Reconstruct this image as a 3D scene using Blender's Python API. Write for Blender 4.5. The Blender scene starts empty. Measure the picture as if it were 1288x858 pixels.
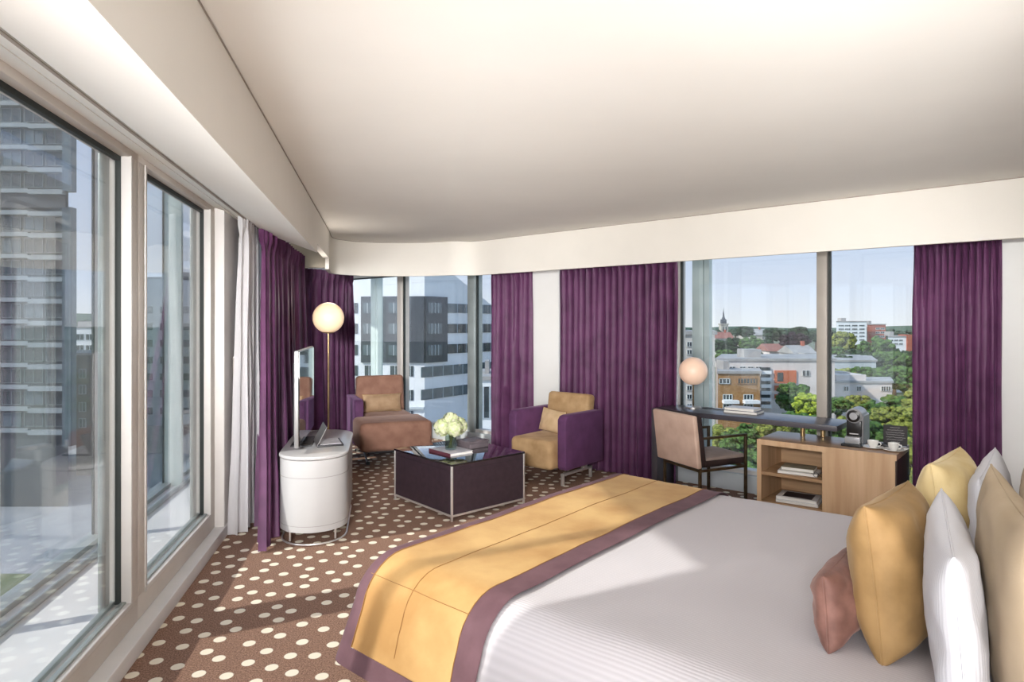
import bpy, bmesh, math, random
from mathutils import Vector, Matrix, noise
random.seed(11)
C = bpy.context.scene.collection
F, CX, HY, H = 800.0, 644.0, 407.0, 1.6
VX, VY = .7578, -.6525          # along the back wall (to the right, nearer)
OX, OY = .6525, .7578           # outward through the back wall
RB = math.atan2(VY, VX)         # back-wall frame: x = w, y = D
RL = math.atan2(.2008, .9796)   # left-wall frame: x = s (into the room), y = t
def W(w, D, z=0.0): return Vector((w*VX + D*OX, w*VY + D*OY, z))
def L(s, t, z=0.0): return Vector((s*.9796 - t*.2008, s*.2008 + t*.9796, z))
def wp(px, D):
    Y = 1226.0*D/(px+285.0); X = (px-CX)/F*Y
    return X*VX + Y*VY
def at(px, Y): return (px-CX)/F*Y
def zz(py, Y): return H-(py-HY)*Y/F

# ------------------------------------------------------------------ materials
def lin(c):
    return tuple((x/255/12.92 if x/255 <= .04045 else ((x/255+.055)/1.055)**2.4) for x in c)+(1.0,)
def newmat(name):
    m = bpy.data.materials.new(name); m.use_nodes = True
    nt = m.node_tree; b = nt.nodes['Principled BSDF']
    return m, nt, b
def pm(name, c1, c2=None, scale=8.0, rough=.6, metal=0.0, bump=0.0, bscale=None, sheen=0.0, coat=0.0,
       stretch=(1, 1, 1), detail=4.0, emit=0.0, spec=.5, trans=0.0):
    m, nt, b = newmat(name)
    c2 = c2 or tuple(max(0, x*.93) for x in c1)
    tc = nt.nodes.new('ShaderNodeTexCoord'); mp = nt.nodes.new('ShaderNodeMapping')
    mp.inputs['Scale'].default_value = stretch
    nz = nt.nodes.new('ShaderNodeTexNoise'); nz.inputs['Scale'].default_value = scale; nz.inputs['Detail'].default_value = detail
    mx = nt.nodes.new('ShaderNodeMix'); mx.data_type = 'RGBA'
    mx.inputs['A'].default_value = lin(c1); mx.inputs['B'].default_value = lin(c2)
    mr = nt.nodes.new('ShaderNodeMapRange'); mr.inputs['From Min'].default_value = .35; mr.inputs['From Max'].default_value = .65
    nt.links.new(tc.outputs['Object'], mp.inputs['Vector']); nt.links.new(mp.outputs[0], nz.inputs['Vector'])
    nt.links.new(nz.outputs['Fac'], mr.inputs['Value']); nt.links.new(mr.outputs[0], mx.inputs['Factor'])
    nt.links.new(mx.outputs['Result'], b.inputs['Base Color'])
    b.inputs['Roughness'].default_value = rough; b.inputs['Metallic'].default_value = metal
    b.inputs['Specular IOR Level'].default_value = spec
    if sheen:
        b.inputs['Sheen Weight'].default_value = sheen; b.inputs['Sheen Roughness'].default_value = .35
        b.inputs['Sheen Tint'].default_value = lin(tuple(min(255, x*.7+90) for x in c1))
    if coat: b.inputs['Coat Weight'].default_value = coat
    if trans: b.inputs['Transmission Weight'].default_value = trans
    if emit:
        nt.links.new(mx.outputs['Result'], b.inputs['Emission Color']); b.inputs['Emission Strength'].default_value = emit
    if bump:
        n2 = nt.nodes.new('ShaderNodeTexNoise'); n2.inputs['Scale'].default_value = bscale or scale*6; n2.inputs['Detail'].default_value = 3
        bp = nt.nodes.new('ShaderNodeBump'); bp.inputs['Strength'].default_value = bump; bp.inputs['Distance'].default_value = .004
        nt.links.new(mp.outputs[0], n2.inputs['Vector']); nt.links.new(n2.outputs['Fac'], bp.inputs['Height']); nt.links.new(bp.outputs[0], b.inputs['Normal'])
    return m
def carpet_mat():
    m, nt, b = newmat('carpet')
    tc = nt.nodes.new('ShaderNodeTexCoord'); mp = nt.nodes.new('ShaderNodeMapping'); mp.inputs['Rotation'].default_value = (0, 0, .32)
    v = nt.nodes.new('ShaderNodeTexVoronoi'); v.voronoi_dimensions = '2D'; v.inputs['Scale'].default_value = 1/.135; v.inputs['Randomness'].default_value = .38
    nt.links.new(tc.outputs['Object'], mp.inputs['Vector']); nt.links.new(mp.outputs[0], v.inputs['Vector'])
    r = nt.nodes.new('ShaderNodeMapRange'); r.inputs['From Min'].default_value = .205; r.inputs['From Max'].default_value = .235
    r.inputs['To Min'].default_value = 1; r.inputs['To Max'].default_value = 0
    nt.links.new(v.outputs['Distance'], r.inputs['Value'])
    n = nt.nodes.new('ShaderNodeTexNoise'); n.inputs['Scale'].default_value = 140; n.inputs['Detail'].default_value = 2
    nt.links.new(tc.outputs['Object'], n.inputs['Vector'])
    mr = nt.nodes.new('ShaderNodeMapRange'); mr.inputs['From Min'].default_value = .3; mr.inputs['From Max'].default_value = .7
    nt.links.new(n.outputs['Fac'], mr.inputs['Value'])
    a = nt.nodes.new('ShaderNodeMix'); a.data_type = 'RGBA'; a.inputs['A'].default_value = lin((98, 74, 62)); a.inputs['B'].default_value = lin((168, 134, 116))
    nt.links.new(mr.outputs[0], a.inputs['Factor'])
    x = nt.nodes.new('ShaderNodeMix'); x.data_type = 'RGBA'; x.inputs['B'].default_value = lin((238, 229, 210))
    nt.links.new(r.outputs[0], x.inputs['Factor']); nt.links.new(a.outputs['Result'], x.inputs['A'])
    nt.links.new(x.outputs['Result'], b.inputs['Base Color']); b.inputs['Roughness'].default_value = .95
    b.inputs['Specular IOR Level'].default_value = .1
    bp = nt.nodes.new('ShaderNodeBump'); bp.inputs['Strength'].default_value = .35; bp.inputs['Distance'].default_value = .004
    nt.links.new(n.outputs['Fac'], bp.inputs['Height']); nt.links.new(bp.outputs[0], b.inputs['Normal'])
    return m
def glass_mat(name, tint, refl):
    m = bpy.data.materials.new(name); m.use_nodes = True; nt = m.node_tree; nt.nodes.clear()
    o = nt.nodes.new('ShaderNodeOutputMaterial'); t = nt.nodes.new('ShaderNodeBsdfTransparent'); g = nt.nodes.new('ShaderNodeBsdfGlossy')
    g.inputs['Roughness'].default_value = .0; t.inputs['Color'].default_value = tint
    fr = nt.nodes.new('ShaderNodeLayerWeight'); fr.inputs['Blend'].default_value = .5
    pw = nt.nodes.new('ShaderNodeMath'); pw.operation = 'POWER'; pw.inputs[1].default_value = 4.0
    ma = nt.nodes.new('ShaderNodeMath'); ma.operation = 'MULTIPLY_ADD'; ma.inputs[1].default_value = .6; ma.inputs[2].default_value = .04+refl
    ma.use_clamp = True; nt.links.new(fr.outputs['Facing'], pw.inputs[0])
    mx = nt.nodes.new('ShaderNodeMixShader')
    nt.links.new(pw.outputs[0], ma.inputs[0]); nt.links.new(ma.outputs[0], mx.inputs[0])
    nt.links.new(t.outputs[0], mx.inputs[1]); nt.links.new(g.outputs[0], mx.inputs[2]); nt.links.new(mx.outputs[0], o.inputs[0])
    return m
def sheer_mat():
    m = bpy.data.materials.new('sheer_voile'); m.use_nodes = True; nt = m.node_tree; nt.nodes.clear()
    o = nt.nodes.new('ShaderNodeOutputMaterial'); d = nt.nodes.new('ShaderNodeBsdfDiffuse'); t = nt.nodes.new('ShaderNodeBsdfTranslucent')
    tr = nt.nodes.new('ShaderNodeBsdfTransparent')
    n = nt.nodes.new('ShaderNodeTexNoise'); n.inputs['Scale'].default_value = 30
    mc = nt.nodes.new('ShaderNodeMix'); mc.data_type = 'RGBA'; mc.inputs['A'].default_value = lin((250, 249, 250)); mc.inputs['B'].default_value = lin((240, 238, 240))
    nt.links.new(n.outputs['Fac'], mc.inputs['Factor'])
    for s in (d, t): nt.links.new(mc.outputs['Result'], s.inputs['Color'])
    a = nt.nodes.new('ShaderNodeMixShader'); a.inputs[0].default_value = .55
    b = nt.nodes.new('ShaderNodeMixShader'); b.inputs[0].default_value = .08
    nt.links.new(d.outputs[0], a.inputs[1]); nt.links.new(t.outputs[0], a.inputs[2])
    nt.links.new(a.outputs[0], b.inputs[1]); nt.links.new(tr.outputs[0], b.inputs[2]); nt.links.new(b.outputs[0], o.inputs[0])
    return m
def stripe_mat(name, c1, c2, direction, pitch, rough, bump):
    """fine woven rib along one object axis"""
    m, nt, b = newmat(name)
    tc = nt.nodes.new('ShaderNodeTexCoord'); wv = nt.nodes.new('ShaderNodeTexWave')
    wv.bands_direction = direction; wv.inputs['Scale'].default_value = 1/pitch*.314; wv.inputs['Distortion'].default_value = .35; wv.inputs['Detail'].default_value = 1
    nt.links.new(tc.outputs['Object'], wv.inputs['Vector'])
    mx = nt.nodes.new('ShaderNodeMix'); mx.data_type = 'RGBA'; mx.inputs['A'].default_value = lin(c1); mx.inputs['B'].default_value = lin(c2)
    nt.links.new(wv.outputs['Fac'], mx.inputs['Factor']); nt.links.new(mx.outputs['Result'], b.inputs['Base Color'])
    b.inputs['Roughness'].default_value = rough; b.inputs['Specular IOR Level'].default_value = .25
    bp = nt.nodes.new('ShaderNodeBump'); bp.inputs['Strength'].default_value = bump; bp.inputs['Distance'].default_value = .003
    nt.links.new(wv.outputs['Fac'], bp.inputs['Height']); nt.links.new(bp.outputs[0], b.inputs['Normal'])
    return m
def brick_mat(name, c1, c2, mortar, scale):
    m, nt, b = newmat(name)
    tc = nt.nodes.new('ShaderNodeTexCoord'); mp = nt.nodes.new('ShaderNodeMapping'); mp.inputs['Rotation'].default_value = (math.pi/2, 0, 0)
    bk = nt.nodes.new('ShaderNodeTexBrick'); bk.inputs['Scale'].default_value = scale
    bk.inputs['Color1'].default_value = lin(c1); bk.inputs['Color2'].default_value = lin(c2); bk.inputs['Mortar'].default_value = lin(mortar)
    nt.links.new(tc.outputs['Object'], mp.inputs['Vector']); nt.links.new(mp.outputs[0], bk.inputs['Vector'])
    nt.links.new(bk.outputs['Color'], b.inputs['Base Color']); b.inputs['Roughness'].default_value = .85
    return m

M = {}
M['ceiling'] = pm('ceiling_paint', (240, 236, 229), (237, 233, 226), 1.5, .85, spec=.2)
M['wall'] = pm('wall_paint', (232, 231, 228), (228, 227, 223), 2, .8, spec=.2)
M['fascia'] = pm('fascia_paint', (226, 221, 212), (222, 217, 208), 2, .8, spec=.2)
M['cushion_tan'] = pm('pale_tan_cushion', (208, 180, 142), (190, 160, 122), 9, .75, sheen=.3, bump=.2, bscale=60, spec=.25)
M['tan_paint'] = pm('tan_paint', (205, 190, 168), None, 2, .8)
M['gap'] = pm('shadow_gap', (168, 158, 148), (150, 140, 130), 5, .9)  # grey that paints the shade of the ceiling joints
M['white_frame'] = pm('white_frame', (214, 210, 206), (206, 202, 198), 4, .4)
M['beige_frame'] = pm('beige_frame', (206, 199, 191), (198, 191, 183), 4, .45)
M['sill'] = pm('sill_white', (232, 231, 230), (222, 222, 222), 3, .5)
M['gasket'] = pm('rubber_gasket', (40, 46, 44), None, 6, .6)
M['alu'] = pm('grey_aluminium', (168, 176, 174), (150, 158, 157), 5, .4, .35)
M['alu_dark'] = pm('grey_mullion', (168, 160, 150), (160, 152, 142), 5, .5, .1)
M['mint'] = pm('pale_green_post', (214, 226, 222), (202, 216, 212), 5, .4, .1)
M['carpet'] = carpet_mat()
M['glass'] = glass_mat('window_glass', (.975, .982, .985, 1), .01)
M['glass_outer'] = glass_mat('outer_glass', (.955, .968, .968, 1), .02)
M['vase_glass'] = glass_mat('vase_glass', (.78, .84, .80, 1), .05)
M['purple'] = pm('purple_curtain', (98, 55, 90), (80, 44, 74), 5, .55, sheen=.22, bump=.06, bscale=300, spec=.3)
M['purple_up'] = pm('purple_upholstery', (98, 60, 98), (85, 52, 84), 7, .8, sheen=.3, bump=.15, bscale=300, spec=.25)
M['sheer'] = sheer_mat()
M['gold'] = pm('gold_velvet', (198, 162, 108), (168, 128, 78), 3.2, .7, sheen=.4, bump=.15, bscale=60, detail=6, spec=.25)
M['gold_cushion'] = pm('gold_cushion_velvet', (148, 118, 78), (118, 92, 56), 6, .72, sheen=.3, bump=.3, bscale=18, detail=6, spec=.25)
M['gold_pale'] = pm('pale_gold_velvet', (196, 176, 132), (170, 146, 98), 6, .7, sheen=.3, bump=.35, bscale=16, detail=6, spec=.25)
M['plum'] = pm('plum_border', (108, 80, 86), (94, 68, 74), 9, .75, sheen=.2, bump=.1, bscale=200, spec=.25)
M['seam'] = pm('seam_thread', (150, 108, 58), None, 9, .8)
M['brown_cushion'] = pm('brown_velvet', (128, 92, 82), (98, 68, 60), 12, .65, sheen=.5, bump=.5, bscale=22, detail=5, spec=.3)
M['duvet'] = stripe_mat('ribbed_duvet', (200, 196, 200), (192, 188, 192), 'Y', .012, .75, .22)
M['pillow'] = stripe_mat('white_pillow', (205, 205, 210), (198, 198, 204), 'X', .012, .75, .15)
M['tan_pillow'] = pm('tan_pillow', (168, 150, 126), (156, 138, 113), 4, .8, bump=.1, bscale=200)  # tan colour carries the shade on a white pillow's back
M['white_lacquer'] = pm('white_lacquer', (180, 178, 177), (175, 173, 172), 3, .28, coat=.3)
M['seamline'] = pm('panel_gap', (150, 145, 142), None, 5, .7)
M['chrome'] = pm('chrome', (232, 228, 224), (220, 216, 212), 5, .30, .75)
M['steel'] = pm('brushed_steel', (168, 165, 160), (150, 148, 144), 30, .32, .85, stretch=(1, 1, 20))
M['bronze'] = pm('aged_bronze', (112, 98, 76), (90, 78, 62), 20, .35, .85)
M['brass'] = pm('brass', (196, 168, 126), (180, 150, 104), 12, .28, .9)
M['globe'] = pm('lit_opal_globe', (250, 222, 186), (250, 215, 176), 2, .35, emit=.32)
M['globe_pink'] = pm('unlit_opal_globe', (240, 206, 182), (236, 198, 172), 2, .35, emit=.22)  # globe is off; faint glow put into the material
M['tv_screen'] = pm('black_screen', (12, 12, 14), (10, 10, 12), 2, .03, spec=1.0, coat=1.0)
M['tv_body'] = pm('silver_bezel', (170, 168, 168), (150, 148, 148), 3, .3, .6)
M['tv_back'] = pm('black_plastic', (26, 24, 28), None, 5, .5)
M['black_gloss'] = pm('black_glass_top', (30, 26, 30), (24, 20, 25), 2, .04, spec=1.0, coat=1.0)
M['aubergine'] = pm('aubergine_leather', (56, 42, 50), (47, 35, 42), 20, .45, bump=.12, bscale=220)
M['tan_up'] = pm('tan_upholstery', (186, 154, 114), (160, 128, 90), 7, .75, sheen=.3, bump=.2, bscale=60, detail=6, spec=.25)
M['taupe_up'] = pm('taupe_upholstery', (134, 100, 84), (118, 84, 70), 8, .75, sheen=.35, bump=.15, bscale=90, spec=.25)
M['khaki_up'] = pm('khaki_cushion', (160, 132, 102), (142, 114, 84), 10, .75, sheen=.3, bump=.2, bscale=90)
M['pink_up'] = pm('rose_beige_upholstery', (206, 178, 160), (188, 158, 140), 6, .75, sheen=.3, bump=.15, bscale=90)
M['grey_up'] = pm('grey_seat_fabric', (150, 134, 126), (136, 120, 113), 9, .8, sheen=.2)
M['dark_brown'] = pm('dark_brown_fabric', (48, 30, 28), (38, 23, 22), 9, .8)
M['oak'] = pm('light_oak', (206, 172, 136), (186, 150, 114), 3, .5, bump=.06, bscale=30, stretch=(6, 6, .45), detail=7)
M['oak_top'] = pm('oak_top', (176, 146, 120), (156, 126, 100), 3, .3, stretch=(.5, 6, 6), detail=7)
M['oak_in'] = pm('oak_inside', (182, 148, 112), (158, 124, 90), 4, .6, stretch=(.5, 6, 6), detail=7)
M['walnut_dark'] = pm('dark_side', (60, 40, 34), (46, 30, 26), 5, .5)  # dark brown for the credenza's right end
M['desk'] = pm('dark_desk_lacquer', (74, 70, 76), (64, 60, 66), 4, .32, coat=.15)
M['paper'] = pm('book_pages', (236, 233, 226), (214, 210, 202), 60, .8, stretch=(.2, .2, 8))
M['cover_white'] = pm('white_cover', (232, 230, 228), None, 5, .45)
M['cover_grey'] = pm('grey_cover', (112, 108, 110), None, 8, .5)
M['cover_olive'] = pm('olive_cover', (150, 142, 120), None, 8, .55)
M['cover_black'] = pm('black_cover', (40, 34, 38), (70, 60, 64), 14, .4)
M['cover_red'] = pm('maroon_cover', (96, 52, 62), None, 8, .5)
M['taupe_box'] = pm('taupe_leather', (108, 98, 102), (92, 84, 88), 10, .5)
M['card'] = pm('menu_card', (200, 198, 202), (170, 168, 174), 20, .5)
M['petal'] = pm('hydrangea_petals', (214, 212, 186), (176, 190, 128), 30, .7)
M['stem'] = pm('green_stems', (70, 92, 50), (50, 66, 38), 12, .6)
M['machine_grey'] = pm('machine_grey', (170, 170, 172), (156, 156, 158), 5, .35, .4)
M['machine_black'] = pm('machine_black', (24, 22, 22), None, 5, .3)
M['porcelain'] = pm('white_porcelain', (238, 236, 230), None, 5, .2)
M['chalkboard'] = pm('black_chalkboard', (36, 32, 34), (48, 43, 45), 20, .7)
M['chalk'] = pm('white_chalk', (196, 192, 190), None, 20, .9)
M['switch'] = pm('switch_plate', (176, 168, 160), None, 5, .3, .4)
# exterior
M['ground'] = pm('town_ground', (96, 112, 74), (120, 120, 108), .05, .95)
M['asphalt'] = pm('asphalt', (160, 162, 164), (144, 147, 150), .3, .9)
M['cladding'] = pm('white_cladding', (246, 247, 247), (236, 238, 239), .4, .6)
M['clad_shade'] = pm('grey_cladding', (198, 204, 206), (188, 194, 197), .4, .6)  # even grey cladding colour
M['dark_clad'] = pm('charcoal_cladding', (58, 64, 72), (48, 54, 62), .5, .45)
M['tower_wall'] = pm('tower_grey', (64, 74, 76), (54, 64, 68), .4, .5)
M['tower_band'] = pm('tower_pale_band', (150, 158, 160), (130, 138, 142), .5, .6)
M['tower_frame'] = pm('tower_frame', (112, 124, 126), (96, 108, 112), .5, .6)
M['dark_win'] = pm('dark_pane', (58, 70, 76), (38, 48, 54), .6, .12, spec=.8)
M['mid_win'] = pm('mid_pane', (92, 108, 114), (70, 86, 94), .6, .12, spec=.8)
M['win_frame'] = pm('pale_window_frame', (214, 220, 220), None, 1, .6)
M['stucco'] = pm('pale_stucco', (224, 214, 208), (212, 201, 195), .3, .85)
M['stucco_grey'] = pm('greyish_stucco', (204, 198, 192), (190, 184, 178), .3, .85)
M['ochre_brick'] = brick_mat('ochre_brick', (176, 136, 90), (156, 114, 68), (150, 112, 70), 1.6)
M['orange'] = pm('orange_panel', (206, 112, 70), (190, 100, 62), .8, .8)
M['dark_brick'] = pm('dark_brick', (96, 88, 88), (82, 76, 78), 1, .85)
M['roof_grey'] = pm('roof_grey', (176, 172, 168), (152, 150, 148), .5, .8)
M['roof_red'] = pm('roof_red_tile', (164, 112, 98), (140, 92, 82), 1.5, .85)
M['brick_red'] = pm('red_brick', (176, 96, 74), (160, 86, 66), 1, .85)
M['stone'] = pm('church_stone', (200, 194, 182), (172, 166, 156), 1, .9)
M['slate'] = pm('spire_slate', (92, 96, 104), None, 1, .7)
M['bark'] = pm('tree_bark', (86, 70, 56), None, 3, .9)
def leafm(n, a, b): return pm(n, a, tuple(x*.72 for x in b), 7, .85, detail=8, spec=.1, bump=1.0, bscale=16)
LEAF = {'mid': leafm('mid_green_leaves', (96, 128, 66), (58, 84, 44)), 'dark': leafm('dark_green_leaves', (66, 88, 60), (38, 56, 40)),
        'bright': leafm('lime_leaves', (176, 190, 64), (118, 146, 48)), 'beech': leafm('purple_beech_leaves', (66, 48, 56), (42, 32, 40)),
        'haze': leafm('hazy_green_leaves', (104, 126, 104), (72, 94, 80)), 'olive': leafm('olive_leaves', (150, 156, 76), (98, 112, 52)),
        'autumn': leafm('orange_leaves', (206, 140, 64), (170, 118, 54))}

# ------------------------------------------------------------------ mesh builder
class MB:
    def __init__(s): s.bm = bmesh.new()
    def _merge(s, b, mat=None):
        if mat is not None: b.transform(mat)
        me = bpy.data.meshes.new('t'); b.to_mesh(me); b.free(); s.bm.from_mesh(me); bpy.data.meshes.remove(me); return s
    def box(s, x0, x1, y0, y1, z0, z1, r=0.0, seg=3, mat=None):
        b = bmesh.new(); bmesh.ops.create_cube(b, size=1)
        for v in b.verts:
            v.co = Vector(((x0+x1)/2+v.co.x*(x1-x0), (y0+y1)/2+v.co.y*(y1-y0), (z0+z1)/2+v.co.z*(z1-z0)))
        if r > 0: bmesh.ops.bevel(b, geom=b.edges[:], offset=r, segments=seg, profile=.5, affect='EDGES')
        return s._merge(b, mat)
    def lathe(s, prof, c=(0, 0, 0), n=24, mat=None):
        b = bmesh.new(); rings = []
        for r, z in prof:
            if r < 1e-5: rings.append([b.verts.new((c[0], c[1], c[2]+z))])
            else: rings.append([b.verts.new((c[0]+r*math.cos(2*math.pi*i/n), c[1]+r*math.sin(2*math.pi*i/n), c[2]+z)) for i in range(n)])
        for a, d in zip(rings, rings[1:]):
            for i in range(n):
                j = (i+1) % n
                if len(a) == 1 and len(d) > 1: b.faces.new((a[0], d[i], d[j]))
                elif len(d) == 1 and len(a) > 1: b.faces.new((a[i], d[0], a[j]))
                elif len(a) > 1: b.faces.new((a[i], d[i], d[j], a[j]))
        if len(rings[0]) > 1: b.faces.new(rings[0][::-1])
        if len(rings[-1]) > 1: b.faces.new(rings[-1])
        bmesh.ops.recalc_face_normals(b, faces=b.faces[:])
        return s._merge(b, mat)
    def tube(s, pts, r, n=10, closed=False):
        pts = [Vector(p) for p in pts]; b = bmesh.new(); rings = []; N = len(pts)
        for i, p in enumerate(pts):
            if closed: d = (pts[(i+1) % N]-pts[i-1])
            else: d = pts[min(i+1, N-1)]-pts[max(i-1, 0)]
            d.normalize(); up = Vector((0, 0, 1)) if abs(d.z) < .9 else Vector((1, 0, 0))
            a = d.cross(up).normalized(); c = d.cross(a)
            rings.append([b.verts.new(p+a*(r*math.cos(2*math.pi*k/n))+c*(r*math.sin(2*math.pi*k/n))) for k in range(n)])
        pairs = list(zip(rings, rings[1:]))
        if closed: pairs.append((rings[-1], rings[0]))
        for q, w in pairs:
            for k in range(n): b.faces.new((q[k], q[(k+1) % n], w[(k+1) % n], w[k]))
        if not closed: b.faces.new(rings[0][::-1]); b.faces.new(rings[-1])
        bmesh.ops.recalc_face_normals(b, faces=b.faces[:])
        return s._merge(b)
    def prism(s, poly, z0, z1, mat=None, r=0, seg=2):
        b = bmesh.new(); n = len(poly)
        lo = [b.verts.new((p[0], p[1], z0)) for p in poly]; hi = [b.verts.new((p[0], p[1], z1)) for p in poly]
        f1 = b.faces.new(lo[::-1]); f2 = b.faces.new(hi)
        for i in range(n): b.faces.new((lo[i], lo[(i+1) % n], hi[(i+1) % n], hi[i]))
        bmesh.ops.recalc_face_normals(b, faces=b.faces[:])
        if r > 0:
            es = [e for e in b.edges if abs(e.verts[0].co.z-e.verts[1].co.z) < 1e-6]
            bmesh.ops.bevel(b, geom=es, offset=r, segments=seg, profile=.5, affect='EDGES')
        return s._merge(b, mat)
    def ico(s, c, r, sub=2, sc=(1, 1, 1), jit=0.0, rnd=None):
        b = bmesh.new(); bmesh.ops.create_icosphere(b, subdivisions=sub, radius=r)
        for v in b.verts:
            k = 1+(rnd.uniform(-jit, jit) if jit else 0)
            v.co = Vector((c[0]+v.co.x*sc[0]*k, c[1]+v.co.y*sc[1]*k, c[2]+v.co.z*sc[2]*k))
        return s._merge(b)
    def grid(s, rows, closed_u=False):
        b = bmesh.new(); vs = [[b.verts.new(p) for p in row] for row in rows]
        for i in range(len(vs)-1):
            n = len(vs[i])
            for j in range(n if closed_u else n-1):
                k = (j+1) % n
                b.faces.new((vs[i][j], vs[i][k], vs[i+1][k], vs[i+1][j]))
        return s._merge(b)
    def mesh(s, name, m, smooth=True, angle=38):
        me = bpy.data.meshes.new(name); s.bm.to_mesh(me); s.bm.free(); me.materials.append(m)
        if smooth:
            for p in me.polygons: p.use_smooth = True
            me.set_sharp_from_angle(angle=math.radians(angle))
        return me
def obj(name, mb, m, parent=None, loc=(0, 0, 0), rz=0.0, smooth=True, angle=38, rot=None):
    me = mb.mesh(name, m, smooth, angle) if isinstance(mb, MB) else mb
    o = bpy.data.objects.new(name, me); C.objects.link(o)
    o.location = loc; o.rotation_euler = rot or (0, 0, rz)
    if parent is not None: o.parent = parent
    return o
def thing(name, label, cat, loc=(0, 0, 0), rz=0.0, group=None, rot=None):
    o = bpy.data.objects.new(name, None); C.objects.link(o); o.empty_display_size = .1
    o.location = loc; o.rotation_euler = rot or (0, 0, rz); tag(o, label, cat, group); return o
def tag(o, label, cat, group=None):
    o['label'] = label; o['category'] = cat
    if group: o['group'] = group
    return o
def struct(name, mb, m, loc=(0, 0, 0), rz=0.0, smooth=True):
    o = obj(name, mb, m, None, loc, rz, smooth); o['kind'] = 'structure'; return o
def catmull(pts, n=8):
    P = [Vector(p) for p in pts]; P = [P[0]*2-P[1]]+P+[P[-1]*2-P[-2]]; out = []
    for i in range(1, len(P)-2):
        for k in range(n):
            t = k/n; a, b, c, d = P[i-1:i+3]
            out.append(.5*((2*b)+(c-a)*t+(2*a-5*b+4*c-d)*t*t+(3*b-a-3*c+d)*t**3))
    out.append(P[-2]); return out

# ------------------------------------------------------------------ room shell
CEIL, SOF = 2.61, 2.19
prow = Vector((-3.49, 10.97, 0))
def lxy(s, t): p = L(s, t); return (p.x, p.y)
def wxy(w, D): p = W(w, D); return (p.x, p.y)
room = [(prow.x, prow.y), wxy(.25, 6.12), wxy(.25, 1.15), wxy(3, 1.15), wxy(3, -3), lxy(-1.217, -4)]
struct('floor', MB().prism(room, -.12, 0), M['carpet'])
roomc = [(prow.x-.3, prow.y+.4), wxy(.45, 6.25), wxy(.45, 1.35), wxy(3.2, 1.35), wxy(3.2, -3.2), lxy(-1.4, -4.3)]
struct('ceiling', MB().prism(roomc, CEIL, CEIL+.12), M['ceiling'])
struct('wall_right', MB().box(.25, .40, 1.15, 6.3, 0, CEIL), M['wall'], rz=RB)
struct('wall_alcove', MB().box(.40, 3.0, 1.15, 1.30, 0, CEIL), M['wall'], rz=RB)
struct('wall_far_right', MB().box(3.0, 3.15, -3.2, 1.30, 0, CEIL), M['wall'], rz=RB)
b = MB(); p4, p5 = Vector(wxy(3, -3)), Vector(lxy(-1.35, -4))
d = (p5-p4).normalized(); nn = Vector((d.y, -d.x))*.12
b.prism([p4, p5, p5+nn, p4+nn], 0, CEIL); struct('wall_rear', b, M['wall'])

# left soffit with sloping underside and its slots
def extr(prof, t0, t1):   # prof in (s,z), extruded along t
    b = MB(); q = bmesh.new()
    A = [q.verts.new((p[0], t0, p[1])) for p in prof]; B = [q.verts.new((p[0], t1, p[1])) for p in prof]; n = len(prof)
    q.faces.new(A); q.faces.new(B[::-1])
    for i in range(n): q.faces.new((A[i], A[(i+1) % n], B[(i+1) % n], B[i]))
    bmesh.ops.recalc_face_normals(q, faces=q.faces[:]); return b._merge(q)
sl = (2.467-2.228)/(1.217-.559)
def uz(s): return 2.228+(-.559-s)*sl
sof = [(-.559, CEIL), (-.559, 2.228), (-.985, uz(-.985)), (-.985, uz(-.985)+.05), (-1.015, uz(-1.015)+.05), (-1.015, uz(-1.015)),
       (-1.10, uz(-1.10)), (-1.10, uz(-1.10)+.012), (-1.115, uz(-1.115)+.012), (-1.115, uz(-1.115)), (-1.34, 2.50), (-1.34, CEIL)]
struct('trim_1', extr(sof, -4, 5.87), M['ceiling'], rz=RL, smooth=False)
struct('trim_2', extr([(-.559, CEIL), (-.559, 2.31), (-.62, 2.31), (-.62, CEIL)], 5.87, 7.16), M['ceiling'], rz=RL, smooth=False)
# curved fascia round the prow and along the back wall
inner = [Vector(lxy(-.559, 7.16)), Vector((-2.10, 7.45)), Vector((-2.03, 7.66)), Vector((-1.86, 7.83)), Vector((-1.6, 7.91)), Vector((-1.3, 7.925)), Vector((-1.0, 7.87)), Vector((-.72, 7.76)), Vector(W(wp(600, 5.6), 5.6).xy), Vector(W(wp(640, 5.6), 5.6).xy)]
i2 = catmull([(v.x, v.y, 0) for v in inner], 6)
line = [Vector((p.x, p.y)) for p in i2]+[Vector(W(wp(x, 5.6), 5.6).xy) for x in (700, 900)]+[Vector(wxy(.25, 5.6))]
def offs(line, d):
    out = []
    for i, p in enumerate(line):
        t = (line[min(i+1, len(line)-1)]-line[max(i-1, 0)]).normalized(); out.append(p+Vector((-t.y, t.x))*d)
    return out
def band(b, line, d0, d1, z0, z1):
    a = offs(line, d0); c = offs(line, d1); rows = []
    rows = [[(p.x, p.y, z0) for p in a], [(p.x, p.y, z1) for p in a], [(p.x, p.y, z1) for p in c], [(p.x, p.y, z0) for p in c], [(p.x, p.y, z0) for p in a]]
    b.grid(rows)
    for i in (0, -1):
        b.grid([[rows[0][i], rows[1][i]], [rows[3][i], rows[2][i]]])
    return b
struct('trim_3', band(MB(), line, 0, .04, SOF, CEIL+.01), M['fascia'])
gl = MB(); band(gl, line, -.004, .002, CEIL-.009, CEIL-.002)
struct('trim_4', gl, M['gap'])  # flat strip drawn in place of the joint's shade
struct('trim_5', MB().box(-.562, -.555, -4, 7.16, CEIL-.008, CEIL-.002), M['gap'], rz=RL)
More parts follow.
